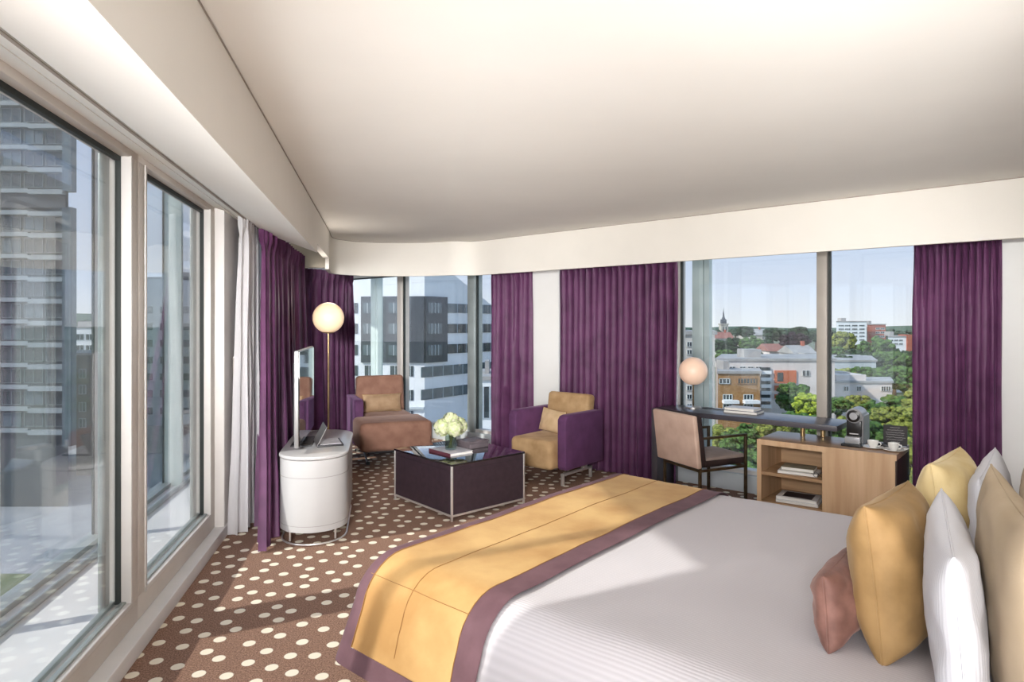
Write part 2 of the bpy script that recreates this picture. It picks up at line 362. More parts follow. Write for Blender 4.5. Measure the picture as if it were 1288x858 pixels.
# recess ceiling behind the fascias
rc = [Vector(wxy(.25, 5.62))]+[q for q in offs(line, .03)[::-1] if not (q.x < -1.5 and q.y < 7.86)]+[Vector((-1.96, 7.95)), Vector((-1.96, 8.12)), Vector((-2.9, 8.15)), Vector((prow.x-.2, prow.y+.2)), Vector(wxy(.25, 6.2))]
struct('trim_6', MB().prism(rc, 2.36, 2.38), M['ceiling'], smooth=False)
struct('trim_7', MB().prism([(-2.95, 8.05), (-1.90, 8.0), (-1.90, 8.06), (-2.95, 8.11)], 2.305, 2.62), M['tan_paint'])
struct('trim_9', MB().box(-1.02, -1.008, -4, 5.87, uz(-1.015)-.004, uz(-1.015)+.001), M['gap'], rz=RL)

# ------------------------------------------------------------------ left wall: step, frames, glass, outer skin
TW = [-4.0, -1.45, 1.02, 3.47+.195, 5.08]
struct('baseboard_left', MB().box(-1.32, -1.14, -4, 5.4, 0, .084, r=.006), M['sill'], rz=RL)
def window_left(k, t0, t1, m0=.1, m1=.1):
    """frame as structure: jambs, head, sill rail around one pane"""
    b = MB()
    b.box(-1.34, -1.217, t0, t1, .084, .205, r=.004)
    b.box(-1.34, -1.217, t0, t1, 2.425, 2.52, r=.004)
    b.box(-1.34, -1.217, t0, t0+m0, .2, 2.43, r=.004); b.box(-1.34, -1.217, t1-m1, t1, .2, 2.43, r=.004)
    f = struct('window_%d' % k, b, M['beige_frame'], rz=RL)
    w = MB()
    w.box(-1.30, -1.212, t0+m0-.012, t1-m1+.012, .193, .217, r=.003)
    w.box(-1.30, -1.212, t1-m1-.012, t1-m1+.012, .19, 2.43, r=.003); w.box(-1.30, -1.212, t0+m0-.012, t0+m0+.012, .19, 2.43, r=.003)
    obj('frame_edge', w, M['white_frame'], f)
    g = MB()
    g.box(-1.285, -1.262, t0+m0, t1-m1, .205, .215); g.box(-1.285, -1.262, t0+m0, t1-m1, 2.40, 2.425)
    g.box(-1.285, -1.262, t0+m0, t0+m0+.014, .205, 2.425); g.box(-1.285, -1.258, t1-m1-.016, t1-m1, .205, 2.425)
    obj('gasket', g, M['gasket'], f)
    a = MB()
    a.box(-1.262, -1.235, t0+m0, t1-m1, .205, .226, r=.004); a.box(-1.31, -1.285, t0+m0, t1-m1, .205, .235, r=.004)
    a.box(-1.33, -1.30, t1-m1-.10, t1-m1-.03, .21, 2.42, r=.01)
    obj('track', a, M['alu'], f)
    obj('pane', MB().box(-1.276, -1.270, t0+m0+.005, t1-m1-.005, .21, 2.42), M['glass'], f)
window_left(1, -4.0, -1.95); window_left(2, -1.95, .45); window_left(3, 1.55, 3.565, .1, .095)
struct('wall_left_near', MB().box(-1.36, -1.15, .45, 1.55, 0, 2.46, r=.005), M['white_frame'], rz=RL); window_left(4, 3.565, 5.08, .1, .12)
struct('wall_left', MB().box(-1.36, -1.15, 5.08, 5.66, 0, 2.46, r=.005), M['white_frame'], rz=RL)
window_left(5, 5.66, 8.6)
# the cream pier with the switch
o = struct('trim_8', MB().box(-1.20, -.93, 7.62, 7.80, 0, 2.36), M['wall'], rz=RL)
sw = obj('light_switch', MB().box(-1.15, -1.142, 5.36, 5.43, 1.18, 1.34, r=.003), M['switch'], None, rz=RL)
tag(sw, 'small grey switch plate on the white pier beside the sheer curtain', 'switch')
obj('button', MB().box(-1.142, -1.137, 5.372, 5.418, 1.2, 1.32, r=.002), M['white_frame'], sw)
# cavity sill and the outer skin
struct('trim_10', MB().box(-2.05, -1.33, -4, 13, -.15, .10), M['sill'], rz=RL)
struct('trim_11', MB().tube([L(-1.80, -4, .115), L(-1.80, 11.5, .115)], .022), M['alu'])
struct('trim_12', MB().box(-2.0, -1.90, -4, 13, .10, .135), M['alu'], rz=RL)
struct('trim_13', MB().box(-2.05, -1.33, -4, 13, 2.95, 3.1), M['sill'], rz=RL)
k = 0
for t in (-3.76, -2.31, -.86, .59, 2.04, 3.49, 4.94, 6.39, 7.84, 9.29):
    b = MB().box(-1.96, -1.81, t-.02, t+.03, .1, 2.95, r=.004)
    po = obj('facade_fin', b, M['mint'] if k >= 7 else M['white_frame'], None, rz=RL); obj('dark_edge', MB().box(-1.972, -1.96, t-.03, t+.03, .1, 2.95), M['gasket'], po); po['kind'] = 'structure'; po.name = 'trim_%d' % (20+k); k += 1
k = 6
for a, b_ in ((-4, -.86), (-.86, 2.04), (2.04, 4.94), (4.94, 7.84), (7.84, 11)):
    struct('window_%d' % k, MB().box(-1.965, -1.955, a+.04, b_-.04, .13, 2.95), M['glass_outer'], rz=RL); k += 1

# ------------------------------------------------------------------ back wall
Dg = 6.10
w_end, w_p0, w_p1, w_r0 = wp(393, 6.12), wp(661, 5.98), wp(706, 5.98), wp(1262, 5.98)
struct('baseboard_back', MB().box(w_end+.6, .25, 6.0, 6.2, 0, .165, r=.005), M['clad_shade'], rz=RB)
struct('wall_back', MB().box(w_p0, w_p1, 5.93, 6.2, 0, 2.40), M['wall'], rz=RB)
struct('wall_back_right', MB().box(w_r0-.02, .25, 5.90, 6.2, 0, 2.40), M['wall'], rz=RB)
def window_back(k, w0, w1, mull, dark):
    b = MB()
    b.box(w0, w1, 6.05, 6.17, .160, .205, r=.004); b.box(w0, w1, 6.05, 6.17, 2.32, 2.40)
    b.box(w0, w0+.05, 6.05, 6.17, .16, 2.34); b.box(w1-.05, w1, 6.05, 6.17, .16, 2.34)
    f = struct('window_%d' % k, b, M['white_frame'], rz=RB)
    edges = [w0+.05]
    for (a, c, mt) in mull:
        obj('mullion', MB().box(a, c, 6.03, 6.19, .16, 2.36, r=.004), mt, f); edges += [a, c]
    edges.append(w1-.05)
    for a, c in zip(edges[::2], edges[1::2]):
        g = MB().box(a, a+.02, 6.07, 6.10, .205, 2.33); g.box(a, c, 6.07, 6.10, 2.30, 2.33)
        obj('gasket', g, M['gasket'], f)
        obj('pane', MB().box(a+.005, c-.005, 6.11, 6.116, .2, 2.33), M['glass'], f)
window_back(11, w_end+.25, w_p0, [(wp(504, 6.1), wp(509, 6.1), M['beige_frame']), (wp(592.5, 6.1), wp(601, 6.1), M['alu'])], True)
window_back(12, w_p1, w_r0, [(wp(856, 6.1), wp(857.5, 6.1), M['white_frame']), (wp(1029, 6.08), wp(1042, 6.08), M['alu_dark'])], True)
# outer skin posts beyond the back glass
for i, px in enumerate((478, 886, 1200)):
    w = wp(px, 6.75); b = MB().box(w-.085, w+.04, 6.62, 6.78, -.1, 2.95, r=.004)
    o = struct('trim_%d' % (40+i), b, M['mint'], rz=RB)
    obj('groove', MB().box(w+.04, w+.052, 6.66, 6.74, -.1, 2.95), M['gasket'], o)
    if i < 2: obj('fin', MB().box(w+.052, w+.11, 6.62, 6.70, -.1, 2.95), M['mint'], o)
struct('trim_45', MB().box(w_end-.6, .6, 6.17, 6.80, -.15, .03), M['sill'], rz=RB)
struct('trim_46', MB().box(w_end-.6, .6, 6.17, 6.80, 2.95, 3.1), M['sill'], rz=RB)
struct('window_13', MB().box(w_end-.5, .5, 6.70, 6.708, 0, 2.95), M['glass_outer'], rz=RB)

# ------------------------------------------------------------------ curtains
def resample(pts, n):
    P = [Vector(p) for p in pts]; ln = [0]
    for a, b in zip(P, P[1:]): ln.append(ln[-1]+(b-a).length)
    out = []
    for i in range(n):
        d = ln[-1]*i/(n-1); j = 0
        while j < len(P)-2 and ln[j+1] < d: j += 1
        f = (d-ln[j])/max(1e-6, ln[j+1]-ln[j]); out.append(P[j].lerp(P[j+1], f))
    return out
def curtain(name, label, top, bot, zt, zb, pleats, amp, seed, m, group=None, power=1.5):
    rnd = random.Random(seed); per = 10; n = pleats*per+1; R = 26
    T = resample([(p[0], p[1], 0) for p in top], n); B = resample([(p[0], p[1], 0) for p in bot], n)
    ph = [rnd.uniform(-.9, .9) for _ in range(pleats+2)]; am = [rnd.uniform(.45, 1.3) for _ in range(pleats+2)]
    rows = []
    for k in range(R+1):
        f = k/R; z = zt+(zb-zt)*f; row = []
        for i in range(n):
            p = T[i].lerp(B[i], f**power)
            a = T[max(i-1, 0)].lerp(B[max(i-1, 0)], f); c = T[min(i+1, n-1)].lerp(B[min(i+1, n-1)], f)
            d = (c-a).normalized(); nr = Vector((-d.y, d.x, 0))
            u = i/per; j = int(u); g = u-j; pj = ph[j]*(1-g)+ph[min(j+1, pleats+1)]*g; aj = am[j]*(1-g)+am[min(j+1, pleats+1)]*g
            th = 2*math.pi*u+pj*(.3+.9*f)
            o = amp*aj*(.55+.6*f)*(math.copysign(abs(math.sin(th))**.8, math.sin(th))+.3*math.sin(2*th+seed)+.35*math.sin(th*.5+seed*2+f*1.3)*f)
            if k <= 1: o = amp*.5*math.sin(2*th)+amp*.25*math.sin(th)
            o += .012*noise.noise(Vector((u*.8, z*1.6, seed)))
            q = p+nr*o+d*(.30*amp*math.sin(2*th+1)*min(1, f*3+.2))
            row.append((q.x, q.y, z))
        rows.append(row)
    cx = sum(p[0] for p in bot)/len(bot); cy = sum(p[1] for p in bot)/len(bot)
    rows = [[(x-cx, y-cy, z) for x, y, z in r] for r in rows]
    o = obj(name, MB().grid(rows), m, None, (cx, cy, 0), angle=80)
    tag(o, label, 'curtain', group); return o
GP = 'purple floor length curtains'
curtain('sheer_curtain', 'white sheer curtain hanging beside the left window pier', [lxy(-1.03, 5.06), lxy(-1.03, 6.4)], [lxy(-1.06, 5.08), lxy(-1.02, 6.3)], uz(-1.03)+.03, .012, 11, .05, 3, M['sheer'])
curtain('purple_curtain', 'purple curtain flaring at the floor between sheer curtain and white cabinet', [lxy(-.93, 5.47), lxy(-.90, 7.58)], [lxy(-.79, 4.66), lxy(-.84, 5.5), lxy(-.88, 7.5)], uz(-.9)+.02, .015, 14, .075, 5, M['purple'], GP, 1.2)
curtain('purple_curtain', 'purple curtain behind the standing globe lamp and chaise', [(-2.66, 8.12), (-2.50, 8.40), (-2.38, 8.85), (-2.36, 9.34)], [(-2.66, 8.12), (-2.50, 8.40), (-2.38, 8.85), (-2.36, 9.34)], 2.31, .012, 9, .07, 8, M['purple'], GP)
c2 = [W(wp(x, 5.88), 5.88).xy for x in (618, 669)]
curtain('purple_curtain', 'narrow purple curtain left of the armchair, between corner window and cream pier', c2, c2, 2.33, .012, 9, .065, 12, M['purple'], GP)
c3 = [W(wp(x, 5.88), 5.88).xy for x in (704, 853)]
curtain('purple_curtain', 'widest purple curtain, behind the tan and purple armchair', c3, c3, 2.33, .012, 18, .07, 17, M['purple'], GP)
c4 = [W(wp(x, 5.86), 5.86).xy for x in (1148, 1260)]
curtain('purple_curtain', 'purple curtain at the right end of the window, right of the oak credenza', c4, c4, 2.33, .012, 13, .07, 23, M['purple'], GP)

# ------------------------------------------------------------------ white cabinet, tv, tray
cab_s = -.495
cc = L(cab_s, 5.35); CAB = thing('white_cabinet', 'white lacquered oval cabinet on a chrome ring base, by the purple curtain', 'cabinet', (cc.x, cc.y, 0), RL)
hl = .36
def stadium(r, hl, n=16):
    return [(r*math.cos(math.pi*i/n), hl+r*math.sin(math.pi*i/n)) for i in range(n+1)]+[(-r*math.cos(math.pi*i/n), -hl-r*math.sin(math.pi*i/n)) for i in range(n+1)]
obj('body', MB().prism(stadium(.245, hl), .10, .615), M['white_lacquer'], CAB, angle=50)
obj('cabinet_top', MB().prism(stadium(.252, hl), .618, .645, r=.008), M['white_lacquer'], CAB, angle=50)
obj('drawer_gap', MB().prism(stadium(.2462, hl), .488, .492), M['seamline'], CAB)
obj('plinth_gap', MB().prism(stadium(.2462, hl), .142, .145), M['seamline'], CAB)
for y in (-.2, .2):
    obj('door_gap', MB().box(.244, .2465, y-.002, y+.002, .145, .49), M['seamline'], CAB)
rg = [(x*.93, y*.97, .012) for x, y in stadium(.25, hl, 12)]
obj('base_ring', MB().tube(rg, .007, 8, True), M['chrome'], CAB)
for x, y in ((.16, .48), (-.16, .48), (.16, -.48), (-.16, -.48)):
    obj('leg', MB().tube([(x, y, .012), (x, y, .11)], .008), M['chrome'], CAB)
TV = thing('television', 'thin black television with silver edge standing on the white cabinet', 'television', L(-.603, 5.36, .645), RL)
obj('screen', MB().box(.010, .016, -.50, .50, .055, .745), M['tv_screen'], TV)
obj('bezel', MB().box(-.022, .010, -.51, .51, .045, .755, r=.006), M['tv_body'], TV)
obj('back_cover', MB().box(-.045, -.022, -.4, .4, .12, .66, r=.01), M['tv_back'], TV)
obj('stand', MB().box(-.09, .07, -.20, .20, 0, .01, r=.003).box(-.02, .0, -.05, .05, .008, .07), M['tv_back'], TV)
TR = thing('menu_holder', 'black leather holder with an upright menu card on the white cabinet', 'menu holder', L(-.415, 5.26, .646), RL+.18)
obj('tray', MB().box(-.10, .10, -.15, .15, 0, .012, r=.003), M['tv_back'], TR)
obj('card', MB().box(-.075, .085, -.125, .125, .0125, .0165), M['card'], TR)
obj('flap', MB().box(-.002, .002, -.15, .15, 0, .16, mat=Matrix.Translation((-.10, 0, .006))@Matrix.Rotation(math.radians(-28), 4, 'Y')@Matrix.Rotation(math.radians(55), 4, 'Y')), M['tv_body'], TR)

# ------------------------------------------------------------------ floor lamp / desk lamp
def globe(r, cut=.9, n=22):
    a0 = math.pi*.12; pr = []
    for i in range(n+1):
        a = a0+(math.pi-a0)*i/n; pr.append((max(0, r*math.sin(a)), -r*math.cos(a)))
    return pr
FL = thing('floor_lamp', 'tall floor lamp with a glowing white globe on a brass pole behind the cabinet', 'lamp', (at(413, 6.72), 6.72, 0))
obj('base', MB().lathe([(.13, 0), (.13, .014), (.02, .022)]), M['brass'], FL)
obj('pole', MB().tube([(0, 0, .015), (0, 0, 1.52)], .010), M['brass'], FL)
obj('collar', MB().lathe([(.03, 1.495), (.058, 1.503), (.06, 1.51)]), M['brass'], FL)
obj('globe_shade', MB().lathe(globe(.162), (0, 0, 1.66), 32), M['globe'], FL)
DLp = W(wp(872, 5.84), 5.84, .78)
DL = thing('desk_lamp', 'small desk lamp with a peach globe standing on the dark desk', 'lamp', DLp)
obj('base', MB().lathe([(.075, 0), (.075, .012), (.015, .02)]), M['chrome'], DL)
obj('pole', MB().tube([(0, 0, .01), (0, 0, .235)], .009), M['bronze'], DL)
obj('collar', MB().lathe([(.018, .222), (.045, .23), (.046, .236)]), M['bronze'], DL)
obj('globe_shade', MB().lathe(globe(.136), (0, 0, .356), 32), M['globe_pink'], DL)
tag(obj('power_cable', MB().tube(catmull([(.08, .02, .004), (.16, .06, .004), (.24, .02, .004), (.33, .06, .004)], 6), .004, 6), M['machine_black'], None, DLp, RB), 'thin black cable lying on the desk beside the lamp base', 'cable')

# ------------------------------------------------------------------ coffee table
TB = thing('coffee_table', 'square aubergine leather coffee table with glossy black top and chrome edges', 'table', (-.486, 5.12, 0), math.atan2(.66, .75))
lx, ly = .80, .89
obj('body', MB().box(.006, lx-.006, .006, ly-.006, .052, .445), M['aubergine'], TB)
obj('tabletop', MB().box(0, lx, 0, ly, .445, .462, r=.002), M['black_gloss'], TB)
obj('shelf_line', MB().box(.0045, lx-.0045, .0045, ly-.0045, .405, .408), M['tv_back'], TB)
for x in (0, lx-.016):
    for y in (0, ly-.016):
        obj('leg', MB().box(x, x+.016, y, y+.016, 0, .447, r=.002), M['chrome'], TB)
fr = MB()
fr.box(.016, lx-.016, 0, .014, .036, .052); fr.box(.016, lx-.016, ly-.014, ly, .036, .052)
fr.box(0, .014, .016, ly-.016, .036, .052); fr.box(lx-.014, lx, .016, ly-.016, .036, .052)
obj('rail', fr, M['chrome'], TB)
def tbl(px, py, z=.4625):
    Y = F*(H-z)/(py-HY); return Vector((at(px, Y), Y, z))
RT = math.atan2(.66, .75)
bk = thing('large_book', 'large flat book with grey cover and maroon spine under the flower vase', 'book', tbl(567, 569), RT)
obj('pages', MB().box(-.12, .12, -.155, .155, .004, .022), M['paper'], bk)
obj('cover', MB().box(-.125, .125, -.16, .16, .022, .026, r=.001).box(-.125, .125, -.16, .16, 0, .004), M['card'], bk)
obj('spine', MB().box(-.1255, -.118, -.16, .16, .0, .0262), M['cover_red'], bk)
q = tbl(594, 563)
bx = thing('storage_box', 'low grey leather box at the far side of the coffee table', 'box', q+Vector((.0, .05, 0)), RT)
obj('body', MB().box(-.11, .11, -.10, .10, 0, .045, r=.003), M['taupe_box'], bx)
obj('lid', MB().box(-.113, .113, -.103, .103, .046, .066, r=.003), M['taupe_box'], bx)
vp = tbl(567, 569)+Vector((0, .0, .0275))
VS = obj('glass_vase', MB().lathe([(.0, 0), (.045, 0), (.05, .004), (.05, .125), (.047, .125), (.047, .012), (0, .012)], n=28), M['vase_glass'], None, vp)
tag(VS, 'clear cylindrical glass vase standing on the book, holding the bouquet', 'vase')
rnd = random.Random(4)
BQ = thing('hydrangea_bouquet', 'round bouquet of cream and pale green hydrangeas in the glass vase', 'flowers', vp+Vector((0, 0, .014)))
sb = MB()
for i in range(9):
    a = rnd.uniform(0, 6.28); r = rnd.uniform(.008, .034)
    sb.tube([(r*math.cos(a+2.5), r*math.sin(a+2.5), .0), (r*.4*math.cos(a), r*.4*math.sin(a), .07), (1.5*r*math.cos(a), 1.5*r*math.sin(a), .15)], .005, 6)
obj('stems', sb, M['stem'], BQ)
for h in range(5):
    a = h*2*math.pi/4+.5; hc = Vector((.078*math.cos(a), .078*math.sin(a), .185)) if h < 4 else Vector((0, 0, .235))
    fb = MB(); fb.ico(hc, .068, 2)
    for i in range(150):
        dv = Vector((rnd.gauss(0, 1), rnd.gauss(0, 1), rnd.gauss(0, 1))).normalized(); c = hc+dv*.073
        rot = dv.to_track_quat('Z', 'Y').to_matrix().to_4x4()
        bb = bmesh.new(); bmesh.ops.create_circle(bb, cap_ends=True, segments=5, radius=.0145)
        for v in bb.verts: v.co.z = rnd.uniform(-.003, .005)
        fb._merge(bb, Matrix.Translation(c)@rot@Matrix.Rotation(rnd.uniform(-.6, .6), 4, 'X'))
    obj('flower_head', fb, M['petal'], BQ, smooth=False)

# ------------------------------------------------------------------ armchair and chaise
def chair_legs(P, y0, y1):
    for x in (-.27, .27):
        lg = MB(); lg.box(x-.018, x+.018, y0, y1, .095, .12, r=.004)
        lg.box(x-.014, x+.014, y0, y0+.03, 0, .1, r=.003); lg.box(x-.014, x+.014, y1-.03, y1, 0, .1, r=.003)
        lg.box(x-.02, x+.02, y0+.1, y0+.16, .11, .19)
        obj('leg', lg, M['chrome'], P)
def arm(P, sx, y0=-.34, y1=.33):
    """slab with a gently falling top and rounded front"""
    x0, x1 = (.265, .365) if sx > 0 else (-.365, -.265)
    b = bmesh.new(); prof = [(y0, .17), (y1-.02, .17), (y1, .20), (y1, .66), (y1-.03, .695), (y1-.08, .705), (y0, .70)]
    A = [b.verts.new((x0, y, z)) for y, z in prof]; B_ = [b.verts.new((x1, y, z)) for y, z in prof]; n = len(prof)
    b.faces.new(A); b.faces.new(B_[::-1])
    for i in range(n): b.faces.new((A[i], A[(i+1) % n], B_[(i+1) % n], B_[i]))
    bmesh.ops.recalc_face_normals(b, faces=b.faces[:])
    bmesh.ops.bevel(b, geom=b.edges[:], offset=.014, segments=3, profile=.5, affect='EDGES')
    obj('armrest', MB()._merge(b), M['purple_up'], P)
fx, fy = -.6525, -.7578
AC = thing('armchair', 'armchair with purple arms and tan seat in front of the purple curtain', 'armchair', (.455, 6.63, 0), math.atan2(-fx, fy))
arm(AC, 1); arm(AC, -1)
obj('back_shell', MB().box(-.265, .265, -.345, -.26, .17, .70, r=.015), M['purple_up'], AC)
obj('seat', MB().box(-.262, .262, -.26, .43, .17, .455, r=.05, seg=5), M['tan_up'], AC)
bm = Matrix.Translation((0, -.22, .44))@Matrix.Rotation(math.radians(9), 4, 'X')
obj('backrest', MB().box(-.27, .27, -.07, .07, 0, .42, r=.04, seg=5, mat=bm), M['tan_up'], AC)
chair_legs(AC, -.26, .26)
fx, fy = .38, -.925
CH = thing('chaise_longue', 'brown chaise longue with one purple arm in the window corner', 'chaise', (-1.275-.98*fx+.02, 6.97-.98*fy, 0), math.atan2(-fx, fy))
arm(CH, 1, -.36, .36)
obj('back_shell', MB().box(-.28, .265, -.37, -.28, .17, .70, r=.015), M['taupe_up'], CH)
obj('seat', MB().box(-.36, .262, -.27, .42, .30, .50, r=.05, seg=5), M['taupe_up'], CH)
# footrest block, slightly wider, rolled edge; it folds over the front
obj('footrest', MB().box(-.40, .40, .38, .98, .205, .52, r=.055, seg=5), M['taupe_up'], CH)
bm = Matrix.Translation((0, -.22, .47))@Matrix.Rotation(math.radians(9), 4, 'X')
obj('backrest', MB().box(-.34, .262, -.07, .07, 0, .47, r=.045, seg=5, mat=bm), M['taupe_up'], CH)
ub = MB(); ub.box(-.3, .3, -.2, .85, .165, .205, r=.01); obj('underframe', ub, M['tv_back'], CH)
for x in (-.26, .26):
    lg = MB().tube([(x, .15, .18), (x, .62, .012)], .012, 8).tube([(x, .35, .18), (x, -.2, .012)], .012, 8)
    obj('leg', lg, M['steel'], CH)
    for yy in (.62, -.2): obj('foot', MB().lathe([(.022, 0), (.022, .03)], (x, yy, 0), 12), M['tv_back'], CH)
# small loose cushions
def pillow_mb(w, h, th, sag=.06, n=26, seed=1, wob=.003):
    """two bulging faces meeting at a seam with drawn-out corners; local x = width, z = height, y = thickness"""
    rows = []; b = bmesh.new(); sides = []
    def pt(u, v, s):
        x = u*(1-sag*(1-abs(u)**2)*0-sag*(1-v*v)*abs(u)); z = v*(1-sag*(1-u*u)*abs(v))
        k = max(0, (1-abs(u)**2.6))*max(0, (1-abs(v)**2.6)); y = s*th/2*k**.42
        y += wob*noise.noise(Vector((u*3+seed, v*3, s)))*(1 if k > .02 else 0)*4*min(1, k*3)
        return Vector((x*w/2, y, z*h/2+h/2))
    V = {}
    for s in (-1, 1):
        for i in range(n+1):
            for j in range(n+1):
                u = math.sin((i/n-.5)*math.pi); v = math.sin((j/n-.5)*math.pi)
                edge = i in (0, n) or j in (0, n); key = (i, j, 0 if edge else s)
                if key not in V:
                    V[key] = b.verts.new(pt(u, v, 0 if edge else s))
        for i in range(n):
            for j in range(n):
                q = []
                for (a, c) in ((i, j), (i+1, j), (i+1, j+1), (i, j+1)):
                    e = a in (0, n) or c in (0, n); q.append(V[(a, c, 0 if e else s)])
                b.faces.new(q if s < 0 else q[::-1])
    m = MB(); m._merge(b)
    rim = [pt(math.sin((i/n-.5)*math.pi), -1, 0) for i in range(n)]+[pt(1, math.sin((i/n-.5)*math.pi), 0) for i in range(n)] + \
          [pt(math.sin((.5-i/n)*math.pi), 1, 0) for i in range(n)]+[pt(-1, math.sin((.5-i/n)*math.pi), 0) for i in range(n)]
    return m, rim
def pillow(name, label, cat, w, h, th, m, loc, rz, tilt=0.0, roll=0.0, piping=True, pm_=None, group=None, sag=.06, seed=1, flange=0):
    mb, rim = pillow_mb(w, h, th, sag, seed=seed)
    o = obj(name, mb, m, None, loc, angle=80, rot=None)
    o.rotation_euler = (Matrix.Rotation(rz, 3, 'Z')@Matrix.Rotation(tilt, 3, 'X')@Matrix.Rotation(roll, 3, 'Y')).to_euler()
    tag(o, label, cat, group)
    if piping: obj('piping', MB().tube(rim, .003, 6, True), pm_ or m, o)
    return o
def local(P, x, y, z):
    return Matrix.Translation(P.location)@P.rotation_euler.to_matrix().to_4x4()@Vector((x, y, z))
pillow('lumbar_cushion', 'small tan cushion leaning on the back of the purple armchair', 'cushion', .34, .24, .10, M['cushion_tan'], local(AC, .085, -.015, .458), AC.rotation_euler.z-.12, math.radians(14), math.radians(-4), pm_=M['seam'])
pillow('lumbar_cushion', 'small khaki cushion on the brown chaise longue', 'cushion', .48, .22, .12, M['khaki_up'], local(CH, -.03, -.04, .503), CH.rotation_euler.z, math.radians(12), pm_=M['seam'])

# ------------------------------------------------------------------ desk, credenza, chair
DK = thing('writing_desk', 'long dark lacquered desk along the window with slab end', 'desk', W(-2.17, 5.76), RB)
obj('desktop', MB().box(-.82, .824, -.22, .22, .735, .78, r=.002), M['desk'], DK)
obj('end_panel', MB().box(-.82, -.76, -.22, .22, 0, .735, r=.002), M['desk'], DK)
for x in (.50, .64):
    obj('post', MB().tube([(x, .0 if x < .6 else .08, .632), (x, .0 if x < .6 else .08, .736)], .02, 16), M['brass'], DK)
CR = thing('credenza', 'low light oak credenza with two open shelves under the desk end', 'credenza', W(-1.42, 5.69), RB)
x0, x1, y0, y1, hz = -.51, .51, -.29, .235, .63
obj('top_panel', MB().box(x0, x1, y0, y1, hz-.045, hz, r=.002), M['oak_top'], CR)
obj('top_edge', MB().box(x0, x1, y0-.002, y0+.002, hz-.0445, hz-.001), M['oak'], CR)
obj('left_panel', MB().box(x0, x0+.035, y0, y1, 0, hz-.045), M['oak'], CR)
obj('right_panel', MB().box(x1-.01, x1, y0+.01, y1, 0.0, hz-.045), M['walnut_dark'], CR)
obj('front_panel', MB().box(.0, x1-.01, y0, y0+.02, .0, hz-.045), M['oak'], CR)
obj('divider', MB().box(0, .02, y0+.02, y1, .0, hz-.045), M['oak'], CR)
obj('back_panel', MB().box(x0+.035, x1-.01, y1-.015, y1, 0, hz-.045), M['oak_in'], CR)
obj('shelf', MB().box(x0+.035, 0, y0+.01, y1-.015, .335, .36), M['oak_in'], CR)
obj('shelf', MB().box(x0+.035, 0, y0+.01, y1-.015, .095, .12), M['oak_in'], CR)
def book(name, label, w, d, h, cov, P, x, y, z, rz, group=None, photo=None):
    q = local(P, x, y, z); t = thing(name, label, 'book', q, P.rotation_euler.z+rz, group)
    obj('pages', MB().box(-w/2+.004, w/2-.002, -d/2+.004, d/2-.004, .003, h-.003), M['paper'], t)
    obj('cover', MB().box(-w/2, w/2, -d/2, d/2, h-.003, h, r=.0008).box(-w/2, w/2, -d/2, d/2, 0, .003).box(-w/2, -w/2+.003, -d/2, d/2, 0, h), M[cov], t)
    if photo: obj('cover_picture', MB().box(-w*.36, w*.36, -d*.36, d*.36, h, h+.0006), M[photo], t)
    return t
book('book', 'white book under the olive one on the upper credenza shelf', .30, .22, .022, 'cover_white', CR, -.22, -.12, .3605, .12)
book('book', 'olive grey book on top on the upper credenza shelf', .25, .18, .028, 'cover_olive', CR, -.225, -.11, .3830, .1)
book('book', 'bottom white book on the lower credenza shelf', .32, .24, .022, 'cover_white', CR, -.22, -.12, .1205, .1)
book('book', 'book with black cover picture on the lower credenza shelf', .31, .23, .024, 'cover_white', CR, -.225, -.115, .1430, .09, photo='cover_black')
book('book', 'thick dark grey book under the white one on the desk', .30, .22, .026, 'cover_grey', DK, -.03, .06, .7805, .05)
book('book', 'white book on top of the grey one on the desk', .27, .19, .022, 'cover_white', DK, -.04, .062, .8070, .0)
obj_b = thing('reading_glasses', 'pair of dark glasses beside the books on the upper credenza shelf', 'glasses', local(CR, -.045, -.20, .361), RB+.6)
for x in (-.025, .025): obj('lens_rim', MB().tube([(x+.02*math.cos(a), 0, .02+.017*math.sin(a)) for a in [2*math.pi*i/14 for i in range(14)]], .002, 6, True), M['tv_back'], obj_b)
for x in (-.046, .046): obj('temple', MB().tube([(x, 0, .025), (x, .09, .02), (x, .11, .004)], .002, 6), M['tv_back'], obj_b)

# desk chair
DC = thing('desk_chair', 'rose beige upholstered desk chair with thin bronze frame at the desk', 'chair', (1.695, 5.60, 0), math.atan2(-.91, .414))
def dcx(b): return b
sx = .23
for x in (-sx, sx):
    for y, zt in ((-.25, .62), (.25, .64)):
        obj('leg', MB().box(x-.011, x+.011, y-.011, y+.011, 0, zt, r=.002), M['bronze'], DC)
    obj('armrest', MB().box(x-.011, x+.011, -.25, .262, .63, .65, r=.002), M['bronze'], DC)
    obj('side_rail', MB().box(x-.008, x+.008, -.24, .24, .36, .38), M['bronze'], DC)
for y in (-.25, .25): obj('cross_rail', MB().box(-sx, sx, y-.008, y+.008, .36, .38), M['bronze'], DC)
obj('seat', MB().box(-.215, .215, -.24, .30, .385, .45, r=.03, seg=4), M['dark_brown'], DC)
obj('seat_top', MB().box(-.205, .205, -.23, .285, .43, .468, r=.018, seg=4), M['grey_up'], DC)
bm = Matrix.Translation((0, -.27, .40))@Matrix.Rotation(math.radians(7), 4, 'X')
obj('backrest', MB().box(-.27, .27, -.01, .07, 0, .44, r=.03, seg=5, mat=bm), M['dark_brown'], DC)
obj('back_cover', MB().box(-.272, .272, -.034, .012, .0, .442, r=.016, seg=5, mat=bm), M['pink_up'], DC)

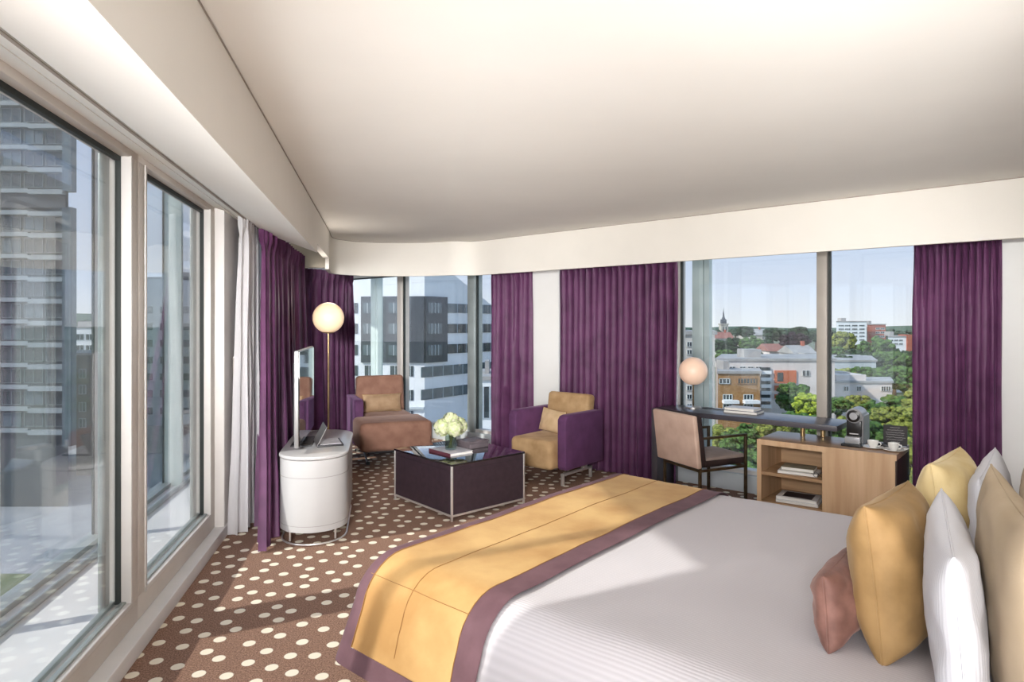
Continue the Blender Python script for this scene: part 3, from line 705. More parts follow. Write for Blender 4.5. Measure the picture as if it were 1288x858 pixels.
# coffee machine, cups, board
CM = thing('coffee_machine', 'grey and black capsule coffee machine on the credenza', 'coffee machine', W(wp(1077, 5.68), 5.68, .63), RB)
obj('drip_base', MB().box(-.075, .07, -.16, -.02, 0, .02, r=.004), M['machine_black'], CM)
obj('body', MB().box(-.06, .065, -.07, .16, 0, .25, r=.02, seg=4), M['machine_grey'], CM)
obj('front_panel', MB().box(-.052, .056, -.084, -.06, .075, .20, r=.006), M['machine_black'], CM)
obj('cup_stand', MB().box(-.055, .055, -.13, -.06, .02, .075, r=.005), M['machine_grey'], CM)
hd = Matrix.Translation((0, -.03, .235))@Matrix.Rotation(math.radians(90), 4, 'X')
obj('head', MB().lathe([(.0, -.14), (.055, -.14), (.06, -.13), (.06, .05), (.05, .062), (.048, .062)], n=28, mat=hd), M['machine_grey'], CM)
obj('nozzle_ring', MB().lathe([(.048, .05), (.048, .066), (.03, .072), (.028, .055), (.0, .055)], n=28, mat=hd), M['machine_black'], CM)
obj('badge', MB().box(-.03, .034, -.0855, -.084, .09, .098), M['chalk'], CM)
obj('water_tank', MB().box(-.05, .055, .16, .215, .02, .22, r=.015), M['machine_grey'], CM)
def cup(px, D, label):
    q = W(wp(px, D), D, .6302)
    s = obj('saucer', MB().lathe([(.0, 0), (.04, 0), (.075, .012), (.074, .015), (.04, .005), (0, .005)], n=28), M['porcelain'], None, q); tag(s, 'white saucer under the '+label, 'saucer', None)
    c = obj('coffee_cup', MB().lathe([(0, 0), (.022, 0), (.024, .006), (.036, .03), (.04, .055), (.0375, .055), (.033, .03), (.02, .008), (0, .008)], n=28), M['porcelain'], None, q+Vector((0, 0, .0056)), RB-.3)
    tag(c, 'white coffee cup '+label.split('cup ')[1], 'cup')
    obj('handle', MB().tube([(.036, 0, .046), (.055, 0, .047), (.062, 0, .034), (.055, 0, .02), (.032, 0, .016)], .0045, 8), M['porcelain'], c)
cup(1098, 5.58, 'cup next to the coffee machine')
cup(1124, 5.56, 'cup in front of the chalkboard sign')
cbp = W(wp(1126, 5.76), 5.76, .631)
CB = thing('menu_board', 'small black board with pale handwriting standing behind the cups', 'sign', cbp, RB+.12, rot=None)
bm = Matrix.Rotation(math.radians(-8), 4, 'X')
obj('board', MB().box(-.082, .082, 0, .008, 0.01, .165, r=.002, mat=bm), M['chalkboard'], CB)
rnd = random.Random(9); wr = MB()
for r_, (z, xs, xe) in enumerate(((.148, -.035, .03), (.128, -.055, .05), (.108, -.065, .062), (.092, -.06, .06), (.072, -.062, .064), (.054, -.058, .05), (.036, -.03, .03))):
    x = xs
    while x < xe:
        l = rnd.uniform(.005, .012); pts = [(x+l*i/3, -.0012, z+rnd.uniform(-.0035, .0035)) for i in range(4)]
        wr.tube([bm@Vector(p) for p in pts], .0013, 4); x += l+rnd.uniform(.002, .004)
obj('handwriting', wr, M['chalk'], CB)
obj('easel_foot', MB().box(-.03, .03, -.02, .05, 0, .010), M['machine_black'], CB)
cd = obj('tea_caddy', MB().box(-.05, .05, -.03, .03, 0, .034, r=.006), M['machine_black'], None, W(wp(1111, 5.66), 5.66, .631), RB); tag(cd, 'low black caddy between the two cups', 'caddy')
pt = thing('sugar_packets', 'small white paper packets lying by the black caddy', 'packet', W(wp(1137, 5.68), 5.68, .631), RB)
for i in range(3): obj('packet', MB().box(-.018, .018, -.028, .028, .004*i, .004*i+.0035), M['porcelain'], pt, (.004*i, .003*i, 0), .2*i)

# ------------------------------------------------------------------ bed (local frame: x = w, y = D)
ZT = .63; D0, D1, WF, WH = 1.54, 3.68, -2.20, .1
BED = thing('bed', 'large double bed with gold upholstered base and white ribbed duvet', 'bed', W(-1.05, 2.6), RB)
def bl(w, D, z): return (w+1.05, D-2.6, z)
def boxb(mb, w0, w1, a, b_, z0, z1, r): return mb.box(w0+1.05, w1+1.05, a-2.6, b_-2.6, z0, z1, r=r)
obj('bed_base', boxb(MB(), WF+.10, WH, D0+.09, D1-.09, .03, .34, .03), M['gold'], BED)
obj('mattress', boxb(MB(), WF+.05, WH, D0+.05, D1-.05, .34, .57, .05), M['pillow'], BED)
for a in (D0+.2, D1-.2):
    for w in (WF+.25, -.15): obj('leg', MB().lathe([(.03, 0), (.03, .035)], bl(w, a, 0), 14), M['tv_back'], BED)
obj('headboard', boxb(MB(), .12, .2, D0-.1, D1+.1, 0, 1.15, .02), M['tan_pillow'], BED)
RAD = .19
def prof(zb, off):
    """cross-section across the bed: list of (D, z, nD, nz) from near hem over the top to far hem"""
    out = []; R = RAD+off; n = 8
    for z in [zb+(ZT-RAD-zb)*i/5 for i in range(6)]: out.append((D0-off-.012*math.sin(3*z), z))
    for i in range(1, n+1):
        a = math.pi/2*i/n; out.append((D0+RAD-R*math.cos(a), ZT-RAD+R*math.sin(a)))
    m = 26
    for i in range(1, m): out.append((D0+RAD+(D1-D0-2*RAD)*i/m, ZT+off))
    for i in range(n+1):
        a = math.pi/2*i/n; out.append((D1-RAD+R*math.sin(a), ZT-RAD+R*math.cos(a)))
    for i in range(1, 6): out.append((D1+off, ZT-RAD-(ZT-RAD-zb)*i/5))
    return out
def foot(w):     # rounding towards the foot end
    R = .07; e = WF+R-w
    return 0 if e <= 0 else (R-math.sqrt(max(0, R*R-min(e, R*.995)**2)))
def surf(w, D, z):
    f = foot(w); top = max(0, min(1, (z-(ZT-RAD))/RAD))
    # pull in the corner so it rounds in plan, too
    pull = f*.9
    c = (D0+D1)/2; Dn = D+(pull if D < c else -pull)*(1 if (D < D0+.25 or D > D1-.25) else 0)
    puff = (.010*noise.noise(Vector((w*1.7, D*1.7, .5)))+.004*noise.noise(Vector((w*5, D*5, 2))))
    lo = max(0, (ZT-RAD-z)); Dn += (-1 if D < c else 1)*.28*lo
    wn = w-(.22*lo*max(0, 1-(w-WF)/.25) if D < D0+.3 or D > D1-.3 else 0)
    return bl(wn, Dn, z-f*top*1.0+puff*top)
def drape(name, w_list, zb, off, m, parent, d_from=None, d_to=None):
    pr = prof(zb, off)
    if d_from is not None: pr = pr[d_from:d_to]
    return obj(name, MB().grid([[surf(w, D, z) for D, z in pr] for w in w_list]), m, parent, angle=80)
ws = [WF+.003*i for i in range(2)]+[WF+.01+.1*i/8 for i in range(9)]+[WF+.11+(WH-WF-.11)*i/50 for i in range(1, 51)]
dv = drape('duvet', ws, .33, 0, M['duvet'], BED)
# foot face of the duvet
pr = prof(.33, 0); q = [surf(WF, D, z) for D, z in pr]
obj('duvet_end', MB().grid([q, [(x+.01, y*.985, max(.33, min(z, .36))) for x, y, z in q]]), M['duvet'], BED)
# runner
RN = thing('bed_runner', 'gold velvet bed runner with plum border across the foot of the bed', 'bed runner', W(-1.05, 2.6), RB)
pr = prof(.25, .012); n = len(pr)
def lin_(a, b_, k): return [a+(b_-a)*i/k for i in range(k+1)]
drape('gold_panel', lin_(WF+.10, -1.56, 20), .25, .013, M['gold'], RN, 2, n-2)
drape('foot_border', lin_(WF-.015, WF+.103, 12), .25, .015, M['plum'], RN)
drape('head_border', lin_(-1.565, -1.455, 6), .25, .015, M['plum'], RN)
drape('near_border', lin_(WF+.07, -1.56, 12), .25, .0155, M['plum'], RN, 0, 3)
drape('far_border', lin_(WF+.07, -1.56, 12), .25, .0155, M['plum'], RN, n-3, n)
def seam_w(w, i0, i1): return [surf(w, D, z) for D, z in prof(.25, .0145)[i0:i1]]
obj('stitching', MB().tube(seam_w(-1.86, 3, n-3), .0014, 5), M['seam'], RN)
for pi in (9,): 
    D_, z_ = prof(.25, .0145)[pi]; obj('stitching', MB().tube([surf(w, D_, z_) for w in lin_(WF+.08, -1.56, 16)], .0014, 5), M['seam'], RN)
for w in (WF+.103, -1.565): obj('piping', MB().tube([surf(w, D, z) for D, z in prof(.25, .016)[2:n-2]], .0018, 5), M['seam'], RN)

zb = ZT+.012
hx = RB+math.pi/2      # pillow width axis runs along D
def pil(name, label, cat, w, h, th, m, X, Y, z, drz=0, tilt=0, roll=0, **k):
    return pillow(name, label, cat, w, h, th, m, Vector((X, Y, z)), hx+drz, tilt, roll, **k)
pil('lumbar_cushion', 'small brown velvet cushion lying in front of the gold one on the bed', 'cushion', .36, .225, .13, M['brown_cushion'], 1.045, 2.00, zb-.012, 0, math.radians(-4), seed=3, sag=.03)
pil('throw_cushion', 'larger ochre gold velvet cushion behind the small brown cushion', 'cushion', .43, .45, .21, M['gold_cushion'], 1.205, 1.95, zb-.018, -.10, math.radians(-6), seed=5, sag=.06, pm_=M['gold_cushion'])
pil('throw_cushion', 'pale gold velvet cushion farther back, against the white pillows', 'cushion', .46, .455, .20, M['gold_pale'], 1.735, 2.46, zb-.01, -.1, math.radians(-6), seed=7, sag=.07)
pil('white_pillow', 'large white ribbed pillow standing between ochre cushion and tan pillow', 'pillow', .70, .455, .13, M['pillow'], 1.20, 1.70, zb-.02, .15, math.radians(-4), seed=9, sag=.03)
pil('tan_pillow', 'tan pillow with pointed corner at the near right edge of the bed', 'pillow', .70, .545, .13, M['tan_pillow'], 1.275, 1.60, zb-.01, .17, math.radians(-2), seed=11, sag=.06)
p = W(-.165, 2.98); pil('white_pillow', 'white pillow farther back, right of the pale gold cushion', 'pillow', .70, .45, .13, M['pillow'], p.x, p.y, zb-.01, .0, math.radians(-5), seed=13, sag=.03)
p = W(-.03, 2.85); pil('tan_pillow', 'tan pillow farther back, behind the rear white pillow', 'pillow', .70, .53, .12, M['tan_pillow'], p.x, p.y, zb-.01, 0, math.radians(-2), seed=15, sag=.06)

# ------------------------------------------------------------------ exterior (metres; the room is high above the town)
def gz(Y): return -24+10*max(0, min(1, (Y-60)/260))
gb = MB(); rows = []
for i in range(30):
    Y = -60+i*i*1.4 if i else -120
    rows.append([(X, Y, gz(Y)-.02*abs(0)) for X in (-900, -300, -120, -60, -20, 20, 60, 120, 300, 900)])
g = struct('ground', gb.grid(rows), M['ground'])
struct('street', MB().grid([[(X, Y, gz(Y)+.15) for X in (-160, -90, -40, 4)] for Y in (-20, 20, 40, 60, 80, 100, 120, 140, 160, 180, 200, 220)]), M['asphalt'])
hl_ = []
for j in range(81):
    X = -900+j*22; hl_.append((X, 640+40*math.sin(j*.5), -1.5+4*noise.noise(Vector((j*.21, 0, 3)))+(16 if X < -300 else 0)*math.exp(-((X+470)/170)**2)))
struct('hills', MB().grid([[(x, y-60, -20) for x, y, z in hl_], hl_, [(x, y+60, -20) for x, y, z in hl_]]), LEAF['haze'])

_wm = {}
def win_mesh(w, h, panes, fm, gm, depth=.12):
    """one window: pale frame with panes and glass, facing local -Y, centred on its bottom middle"""
    key = (round(w, 2), round(h, 2), panes, fm, gm)
    if key in _wm: return _wm[key]
    a = MB(); t = min(.09, w*.06)
    a.box(-w/2, w/2, -depth, .02, 0, t); a.box(-w/2, w/2, -depth, .02, h-t, h); a.box(-w/2, -w/2+t, -depth, .02, 0, h); a.box(w/2-t, w/2, -depth, .02, 0, h)
    for i in range(1, panes): x = -w/2+w*i/panes; a.box(x-t/2, x+t/2, -depth, .02, 0, h)
    fme = a.mesh('window', M[fm], False)
    gme = MB().box(-w/2+.01, w/2-.01, -depth*.45, .0, .01, h-.01).mesh('pane', M[gm], False)
    _wm[key] = (fme, gme); return _wm[key]
def window(P, x, z, w, h, panes=2, fm='win_frame', gm='dark_win', rz=0, y=0, name='window'):
    a, g_ = win_mesh(w, h, panes, fm, gm)
    o = bpy.data.objects.new(name, a); C.objects.link(o); o.parent = P; o.location = (x, y, z); o.rotation_euler = (0, 0, rz)
    q = bpy.data.objects.new('pane', g_); C.objects.link(q); q.parent = o; return o
def block(name, label, pxa, pxb, Y, ytop, zbot=None, depth=12, m='stucco', turn=0.0, group=None, cat='building', roof='roof_grey', yb=None):
    xa, xb = at(pxa, Y), at(pxb, Y); w = xb-xa; z0 = zbot if zbot is not None else gz(Y); z1 = zz(ytop, Y)
    t = thing(name, label, cat, ((xa+xb)/2, Y, z0), turn, group)
    dx = (xa+xb)/2/Y*depth
    obj('walls', MB().prism([(-w/2, 0), (w/2, 0), (w/2+dx, depth), (-w/2+dx, depth)], 0, z1-z0), M[m], t, smooth=False)
    obj('roof', MB().prism([(-w/2-.2, -.2), (w/2+.2, -.2), (w/2+dx+.2, depth+.2), (-w/2+dx-.2, depth+.2)], z1-z0, z1-z0+.35).box(-w/2+w*.3, -w/2+w*.45, 3, 6, z1-z0+.3, z1-z0+1.6), M[roof], t, smooth=False)
    def loc(px, py): return (at(px, Y)-(xa+xb)/2, zz(py, Y)-z0)
    return t, loc, w, z1-z0
def rowwin(t, loc, pxs, py0, py1, wpx, Y, panes=2, fm='win_frame', gm='dark_win'):
    for px in pxs:
        x, z = loc(px, py1); window(t, x, z, wpx*Y/F, (py1-py0)*Y/F, panes, fm, gm)

# --- tower at the far left
Y = 85.0
T, loc, w_, h_ = block('tower_block', 'tall grey glazed tower with balcony bands seen through the left window', -60, 86, Y, 20, depth=22, m='tower_wall')
k = 0; y = 108.0
while y < 520:
    if not (236 < y < 262):
        for j, px in enumerate((-12, 15, 43, 70)):
            x, z = loc(px, y+19); window(T, x, z, 24*Y/F, 18*Y/F, 2, 'tower_frame', 'dark_win' if (j+k) % 4 else 'mid_win')
    x0, z = loc(-50, y+26); x1, _ = loc(39, 0); x2, _ = loc(41, 0); x3, _ = loc(84, 0)
    bd = obj('balcony_band', MB().box(x0, x1, -.6, .1, z, z+.55).box(x2, x3, -.9, .1, z-.25, z+.35), M['tower_band'], T, smooth=False)
    y += 27.3; k += 1
x0, z0 = loc(84, 560); x1, z1 = loc(95, 262)
obj('corner_glazing', MB().box(x0, x1, -.9, .2, z0, z1), M['mid_win'], T, smooth=False)
z0 = loc(84, 242)[1]; z1 = loc(84, 40)[1]
obj('corner_glazing', MB().box(x0, x1, -.9, .2, z0, z1), M['mid_win'], T, smooth=False)
x0, z0 = loc(-60, 262); x1, z1 = loc(84, 238)
obj('recessed_floor', MB().box(x0, x1, -.25, .05, z0, z1), M['dark_clad'], T, smooth=False)
# --- low white blocks and dark brick behind
Y = 150.0
t, loc, w_, h_ = block('apartment_block', 'white low building with window rows right of the tall tower', 48, 178, Y, 413, depth=16, m='cladding')
for y in (420, 434, 448, 462, 476, 490): rowwin(t, loc, (60, 74, 101, 113, 126, 139, 152, 166), y, y+8, 10, Y, 2)
Y = 100.0
t, loc, w_, h_ = block('brick_block', 'dark brick building in front of the white low building', 96, 133, Y, 447, depth=12, m='dark_brick')
for y in (464, 484, 506, 526): rowwin(t, loc, (104, 121), y, y+12, 9, Y, 2, gm='mid_win')
# --- white office with punched windows through the second left window
Y = 115.0
t, loc, w_, h_ = block('office_block', 'white office block with square punched windows through second left window', 150, 300, Y, 351, depth=25, m='clad_shade')
for y in (385, 406, 427, 448, 469, 490, 512): rowwin(t, loc, (171, 188, 206, 222, 234, 247, 262), y, y+10, 10.5, Y, 1, fm='clad_shade')
bt = obj('plinth', MB().box(-w_/2-.1, w_/2+.1, -.6, .1, 0, loc(0, 535)[1]), M['roof_grey'], t, smooth=False)

# --- angular office building beyond the prow
c0 = Vector((-13.06, 95.0)); cb = Vector((-1.0, 111.0)); ca = Vector((-27.6, 97.2))
P = thing('office_building', 'angular white office building with charcoal corner block beyond the chaise', 'building', (c0.x, c0.y, gz(95)), 0)
g0 = gz(95)
def wallpoly(a, b, prof_, m, name, th=.5):
    """upright wall from a to b; prof_ = [(f, ztop)]"""
    d = (b-a); nrm = Vector((d.y, -d.x)).normalized(); nrm = -nrm if nrm.y > 0 else nrm
    bb = bmesh.new(); pts = [(a+d*f, z) for f, z in prof_]; lo = [bb.verts.new((p.x-c0.x, p.y-c0.y, 0)) for p, z in pts]
    hi = [bb.verts.new((p.x-c0.x, p.y-c0.y, z-g0)) for p, z in pts]
    fs = [bb.faces.new((lo[i], lo[i+1], hi[i+1], hi[i])) for i in range(len(pts)-1)]
    ex = bmesh.ops.extrude_face_region(bb, geom=fs); vs = [v for v in ex['geom'] if isinstance(v, bmesh.types.BMVert)]
    bmesh.ops.translate(bb, vec=(-nrm.x*th, -nrm.y*th, 0), verts=vs); bmesh.ops.recalc_face_normals(bb, faces=bb.faces[:])
    return obj(name, MB()._merge(bb), M[m], P, smooth=False)
wallpoly(ca, c0, [(0, 11), (1, 11)], 'cladding', 'left_wall')
wallpoly(c0, cb, [(0, 11), (.30, 9.5), (.85, 4.2), (1, 2.6)], 'cladding', 'gable_wall')
obj('core', MB().prism([(0.1, .6), (11.5, 16), (2, 30), (-20, 30), (-14.3, 2.8)], 0, 23), M['clad_shade'], P, smooth=False)
def panel(a, b, f0, f1, z0, z1, m, name, out=.15, kids=0):
    d = b-a; nrm = Vector((d.y, -d.x)).normalized(); nrm = -nrm if nrm.y > 0 else nrm
    p = a+d*f0; L_ = d.length*(f1-f0); ang = math.atan2(d.y, d.x)
    o = obj(name, MB().box(0, L_, -out, .1, 0, z1-z0), M[m], P, (p.x-c0.x, p.y-c0.y, z0-g0), ang, smooth=False)
    for i in range(1, kids): obj('glazing_bar', MB().box(L_*i/kids-.05, L_*i/kids+.05, -out-.04, 0, 0, z1-z0), M['clad_shade'], o, smooth=False)
    return o
def fa(px): # fraction along face A (ca->c0) for a pixel column
    k_ = (px-CX)/F; d = c0-ca; return (k_*ca.y-ca.x)/(d.x-k_*d.y)
def fb(px):
    k_ = (px-CX)/F; d = cb-c0; return (k_*c0.y-c0.x)/(d.x-k_*d.y)
za = lambda y: zz(y, 96.0)
panel(ca, c0, fa(455), 1.0, za(456), za(373), 'dark_clad', 'charcoal_block', .35)
panel(c0, cb, 0, fb(561), za(456), za(373), 'dark_clad', 'charcoal_block', .35)
for y in (381, 407, 434):
    for a, b_ in ((441, 450), (458, 469), (490, 503)):
        panel(ca, c0, fa(a), fa(b_), za(y+13), za(y), 'mid_win' if a > 455 else 'dark_win', 'window', .45 if a > 455 else .1, 2)
    panel(c0, cb, fb(536), fb(553), za(y+13), za(y), 'mid_win', 'window', .45, 4)
for y in (460, 490, 516):
    for a, b_ in ((441, 450), (459, 470), (491, 503), (513, 520)): panel(ca, c0, fa(a), fa(b_), za(y+13), za(y), 'dark_win', 'window', .1, 2)
for y in (381, 407.5, 434): panel(c0, cb, fb(563), .99, za(y+12), za(y), 'mid_win' if y < 400 else 'dark_win', 'ribbon_window', .12, 7)
for y in (461, 489): panel(c0, cb, fb(530), .99, za(y+13), za(y), 'mid_win', 'ribbon_window', .12, 9)
panel(ca, c0, -.2, 1.0, za(512)-.2, za(511), 'clad_shade', 'ledge', .5)
tr = thing('roof_terrace', 'grey flat terrace roof below the angular office building', 'roof', (-4.5, 76, -15.5), .55)
obj('deck', MB().box(-16, 16, -8, 14, 0, .4), M['roof_grey'], tr, smooth=False)
obj('parapet', MB().box(-16, 16, -8.4, -8, -3, 1.0), M['cladding'], tr, smooth=False)
t, loc, w_, h_ = block('annex_block', 'lower white wing with dark glazing right of the angular office building', 598, 632, 60.0, 478, depth=10, m='cladding')
for x0_ in (603, 612, 621): 
    x, z = loc(x0_, 526); window(t, x, z, 7*60/F, 40*60/F, 1, 'clad_shade', 'dark_win')

# --- town on the right
Y = 62.0
t, loc, w_, h_ = block('apartment_block', 'grey rendered apartment block behind the desk lamp', 838, 899, Y, 421, depth=12, m='stucco_grey')
for y in (430, 440, 452, 463, 474, 485, 496, 508): rowwin(t, loc, (845, 855, 867, 878, 890), y, y+6, 6.5, Y, 2)
Y = 95.0
t, loc, w_, h_ = block('apartment_block', 'long white apartment block with orange panels beyond the desk', 900, 1050, Y, 454, depth=14, m='stucco')
for i, (a, b_, c_, d_) in enumerate(((974, 1001, 466, 482), (974, 994, 485, 491), (974, 988, 496, 501))):
    x0, z0 = loc(a, d_); x1, z1 = loc(b_, c_)
    o = obj('orange_panel', MB().box(x0, x1, -.2, .05, z0, z1), M['orange'], t, smooth=False)
    obj('pane', MB().box(x0+.35, x0+1.2, -.26, 0, z0+.3, z1-.3), M['dark_win'], o, smooth=False)
for y in (461,): rowwin(t, loc, (913, 921, 934, 944, 954), y, y+6, 7.5, Y, 2)
rowwin(t, loc, (1011, 1016), 466, 473, 4, Y, 1); rowwin(t, loc, (1040,), 466, 478, 8, Y, 2)
x0, z0 = loc(957, 513); x1, z1 = loc(968, 462)
st = obj('stairwell', MB().box(x0, x1, -.25, .05, z0, z1), M['dark_win'], t, smooth=False)
for i in range(6): obj('landing', MB().box(x0-.1, x1+.1, -.5, 0, z0+(z1-z0)*i/6, z0+(z1-z0)*i/6+.5), M['cladding'], st, smooth=False)
Y = 88.0
t, loc, w_, h_ = block('brick_building', 'ochre brick building with balconies below the white block', 903, 956, Y, 470, depth=6, m='ochre_brick')
x, z = loc(939, 483); window(t, x, z, 23*Y/F, 7.5*Y/F, 6, 'ochre_brick', 'dark_win'); x, z = loc(911, 483); window(t, x, z, 14*Y/F, 7*Y/F, 3)
for y in (496, 508): rowwin(t, loc, (915, 941), y, y+7, 12, Y, 3)
for y in (503,):
    for a, b_ in ((908, 927), (934, 953)):
        x0, z0 = loc(a, y+4); x1, z1 = loc(b_, y); obj('balcony', MB().box(x0, x1, -1.0, 0, z0, z1), M['cladding'], t, smooth=False)
Y = 130.0
t, loc, w_, h_ = block('flat_roof_hall', 'wide building with flat grey roof behind the white apartment block', 985, 1102, Y, 455, depth=22, m='clad_shade')
Y = 105.0
t, loc, w_, h_ = block('low_villa', 'low white flat roofed house among the trees right of the mullion', 1048, 1122, Y, 482, depth=8, m='stucco')
rowwin(t, loc, (1064, 1080, 1111, 1117), 486, 492, 6, Y, 2)
obj('penthouse', MB().box(-w_/2+1, -w_/2+6, 1, 6, h_, h_+1.3), M['stucco'], t, smooth=False)
Y = 170.0
def gable(name, label, pxa, pxb, Y, ytop, yeave, m, roof, group=None):
    xa, xb = at(pxa, Y), at(pxb, Y); w = xb-xa; z0 = gz(Y); ze = zz(yeave, Y)-z0; zt_ = zz(ytop, Y)-z0
    t = thing(name, label, 'house', ((xa+xb)/2, Y, z0), 0, group); obj('walls', MB().box(-w/2, w/2, 0, 9, 0, ze), M[m], t, smooth=False)
    obj('roof', MB().prism([(-.5, ze-.2), (9.5, ze-.2), (4.5, zt_)], -w/2-.4, w/2+.4, mat=Matrix(((0, 0, 1, 0), (1, 0, 0, 0), (0, 1, 0, 0), (0, 0, 0, 1)))), M[roof], t, smooth=False)
    obj('chimney', MB().box(w*.2, w*.2+.7, 4, 4.8, zt_-1.2, zt_+1), M['brick_red'], t, smooth=False)
    n = max(2, int(w/4))
    for i in range(n): window(t, -w/2+w*(i+.5)/n, ze-2.2, 1.1, 1.4, 2)
    return t
gable('house', 'white house with red tiled roof in front of the purple beech', 968, 1010, 170., 433, 441, 'stucco', 'roof_red')
gable('house', 'pale yellow house half hidden by trees left of the mullion', 1000, 1026, 150., 435, 444, 'stucco', 'roof_grey')
gable('house', 'pinkish house with red roof below the church', 900, 922, 260., 418, 425, 'stucco_grey', 'roof_red')
gable('long_house', 'long grey roofed house on the skyline right of the church', 937, 968, 300., 414, 421, 'stucco_grey', 'roof_grey')
Y = 320.; xc = at(911.5, Y); z0 = gz(Y)
ch = thing('church', 'distant stone church tower with pointed spire on the skyline', 'church', (xc, Y, z0))
a = zz(407, Y)-z0; tp = zz(389, Y)-z0
obj('tower', MB().box(-1.8, 1.8, 0, 3.6, 0, a).box(-2.1, 2.1, -.3, 3.9, a-.6, a), M['stone'], ch, smooth=False)
obj('belfry', MB().box(-1.2, 1.2, .6, 3, a, a+2), M['slate'], ch, smooth=False)
obj('spire', MB().lathe([(1.6, 0), (.5, (tp-a)*.35), (.12, tp-a-1), (0, tp-a)], (0, 1.8, a+.9), 8), M['slate'], ch, smooth=False)
for x in (-.7, .7): window(ch, x, a-4, .7, 2.4, 1)
obj('nave', MB().box(1.8, 16, 0, 8, 0, a-5), M['stone'], ch, smooth=False)
Y = 250.
t, loc, w_, h_ = block('apartment_block', 'distant white apartment block with balcony rows on the skyline', 1052, 1090, Y, 405, depth=14, m='cladding')
for y in (408.5, 413, 417.5, 422, 426.5): rowwin(t, loc, (1058, 1066, 1075, 1084), y, y+2.2, 7, Y, 3)
t, loc, w_, h_ = block('brick_block', 'distant red brick block joined right of the white skyline block', 1090.5, 1114, 267., 408.5, depth=12, m='brick_red')
for y in (412, 417, 422): rowwin(t, loc, (1104, 1110), y, y+2.6, 5, 267., 2)
t, loc, w_, h_ = block('office_block', 'small white building with brick end beside the right purple curtain', 1117, 1150, 190., 424, depth=9, m='cladding')
for y in (427, 431.5): rowwin(t, loc, (1121, 1127, 1133), y, y+2.4, 5, 190., 2)
x0, z0 = loc(1140, 440); x1, z1 = loc(1150, 421); obj('brick_wing', MB().box(x0, x1, -.5, 4, 0, z1), M['brick_red'], t, smooth=False)

# --- trees: a few crown shapes, copied
def crown(seed, n=95, flat=.85):
    rnd = random.Random(seed); mb = MB()
    for i in range(n):
        while True:
            p = Vector((rnd.uniform(-1, 1), rnd.uniform(-1, 1), rnd.uniform(-1, 1)))
            if p.length < .84 and p.length > .3: break
        r = rnd.uniform(.13, .24)
        mb.ico((p.x, p.y, p.z*flat), r, 2, (1, 1, .8), .22, rnd)
    return mb
CROWN = [crown(i).bm for i in range(4)]
_cm = {}
def crown_mesh(k, kind):
    if (k, kind) not in _cm:
        me = bpy.data.meshes.new('crown'); CROWN[k].to_mesh(me); me.materials.append(LEAF[kind]); _cm[(k, kind)] = me
    return _cm[(k, kind)]
trunk_me = {}
tn = 0
def tree(px, Y, ytop, wpx, kind, label, group=None, asp=1.0):
    global tn
    r = wpx*Y/F/2; zt_ = zz(ytop, Y); x = at(px, Y); z0 = gz(Y); rz_ = r*asp
    t = thing('tree', label, 'tree', (x, Y, z0), tn*1.7, group)
    o = bpy.data.objects.new('crown', crown_mesh(tn % 4, kind)); C.objects.link(o); o.parent = t
    o.location = (0, 0, zt_-z0-rz_); o.scale = (r, r, rz_)
    if 'm' not in trunk_me: trunk_me['m'] = MB().lathe([(.06, 0), (.04, .5), (.03, 1)], n=8).mesh('trunk', M['bark'])
    q = bpy.data.objects.new('trunk', trunk_me['m']); C.objects.link(q); q.parent = t; hgt = max(1, zt_-z0-rz_); q.scale = (min(hgt, 10), min(hgt, 10), hgt)
    tn += 1; return t
tree(999, 165, 414, 42, 'beech', 'large dark purple beech tree on the skyline left of the mullion', asp=.75)
tree(1018, 62, 489, 44, 'bright', 'bright lime green tree standing left and right of the mullion base')
tree(998, 68, 475, 48, 'mid', 'mid green tree in front of the orange panelled block')
tree(924, 120, 447, 26, 'autumn', 'small orange leaved tree behind the ochre brick building', asp=.6)
tree(1104, 170, 418, 50, 'mid', 'large round green tree below the skyline blocks at right', asp=1.0)
tree(1062, 180, 412, 34, 'olive', 'tall olive green tree right of the mullion before the white skyline block', asp=1.2)
tree(1012, 140, 440, 28, 'mid', 'green tree beside the pale yellow house')
G1 = 'dark trees of the distant skyline'; l1 = 'distant dark tree of the skyline beyond the rooftops'
rnd = random.Random(21)
for px, Y, yt, wd in ((900, 300, 412, 26), (925, 310, 410, 18), (938, 290, 408, 24), (950, 310, 412, 20), (972, 290, 409, 28), (985, 330, 411, 26), (1006, 320, 408, 30), (1026, 300, 412, 26),
                      (1042, 300, 412, 26), (1120, 300, 411, 26), (1135, 320, 412, 28), (1158, 310, 412, 30), (1180, 300, 412, 30), (868, 300, 412, 26), (1205, 300, 412, 30)):
    tree(px, Y, yt, wd, 'haze' if px % 2 else 'dark', l1, G1, .8)
G2 = 'mid distance trees among the houses'; l2 = 'dark green tree among the houses below the skyline'
for px, Y, yt, wd in ((904, 210, 424, 26), (925, 220, 421, 30), (945, 200, 419, 34), (962, 230, 424, 28), (912, 170, 436, 28), (937, 180, 436, 34), (955, 160, 440, 30), (985, 190, 430, 26),
                      (1050, 160, 432, 30), (1075, 160, 434, 40), (1093, 150, 440, 34), (1125, 160, 438, 40), (1145, 170, 436, 36), (1060, 140, 442, 34), (1165, 160, 434, 40), (1195, 160, 436, 40)):
    tree(px, Y, yt, wd, 'dark' if px % 3 else 'mid', l2, G2, .9)
G3 = 'bushy trees around the low villa'; l3 = 'bushy green tree around the low white flat roofed house'
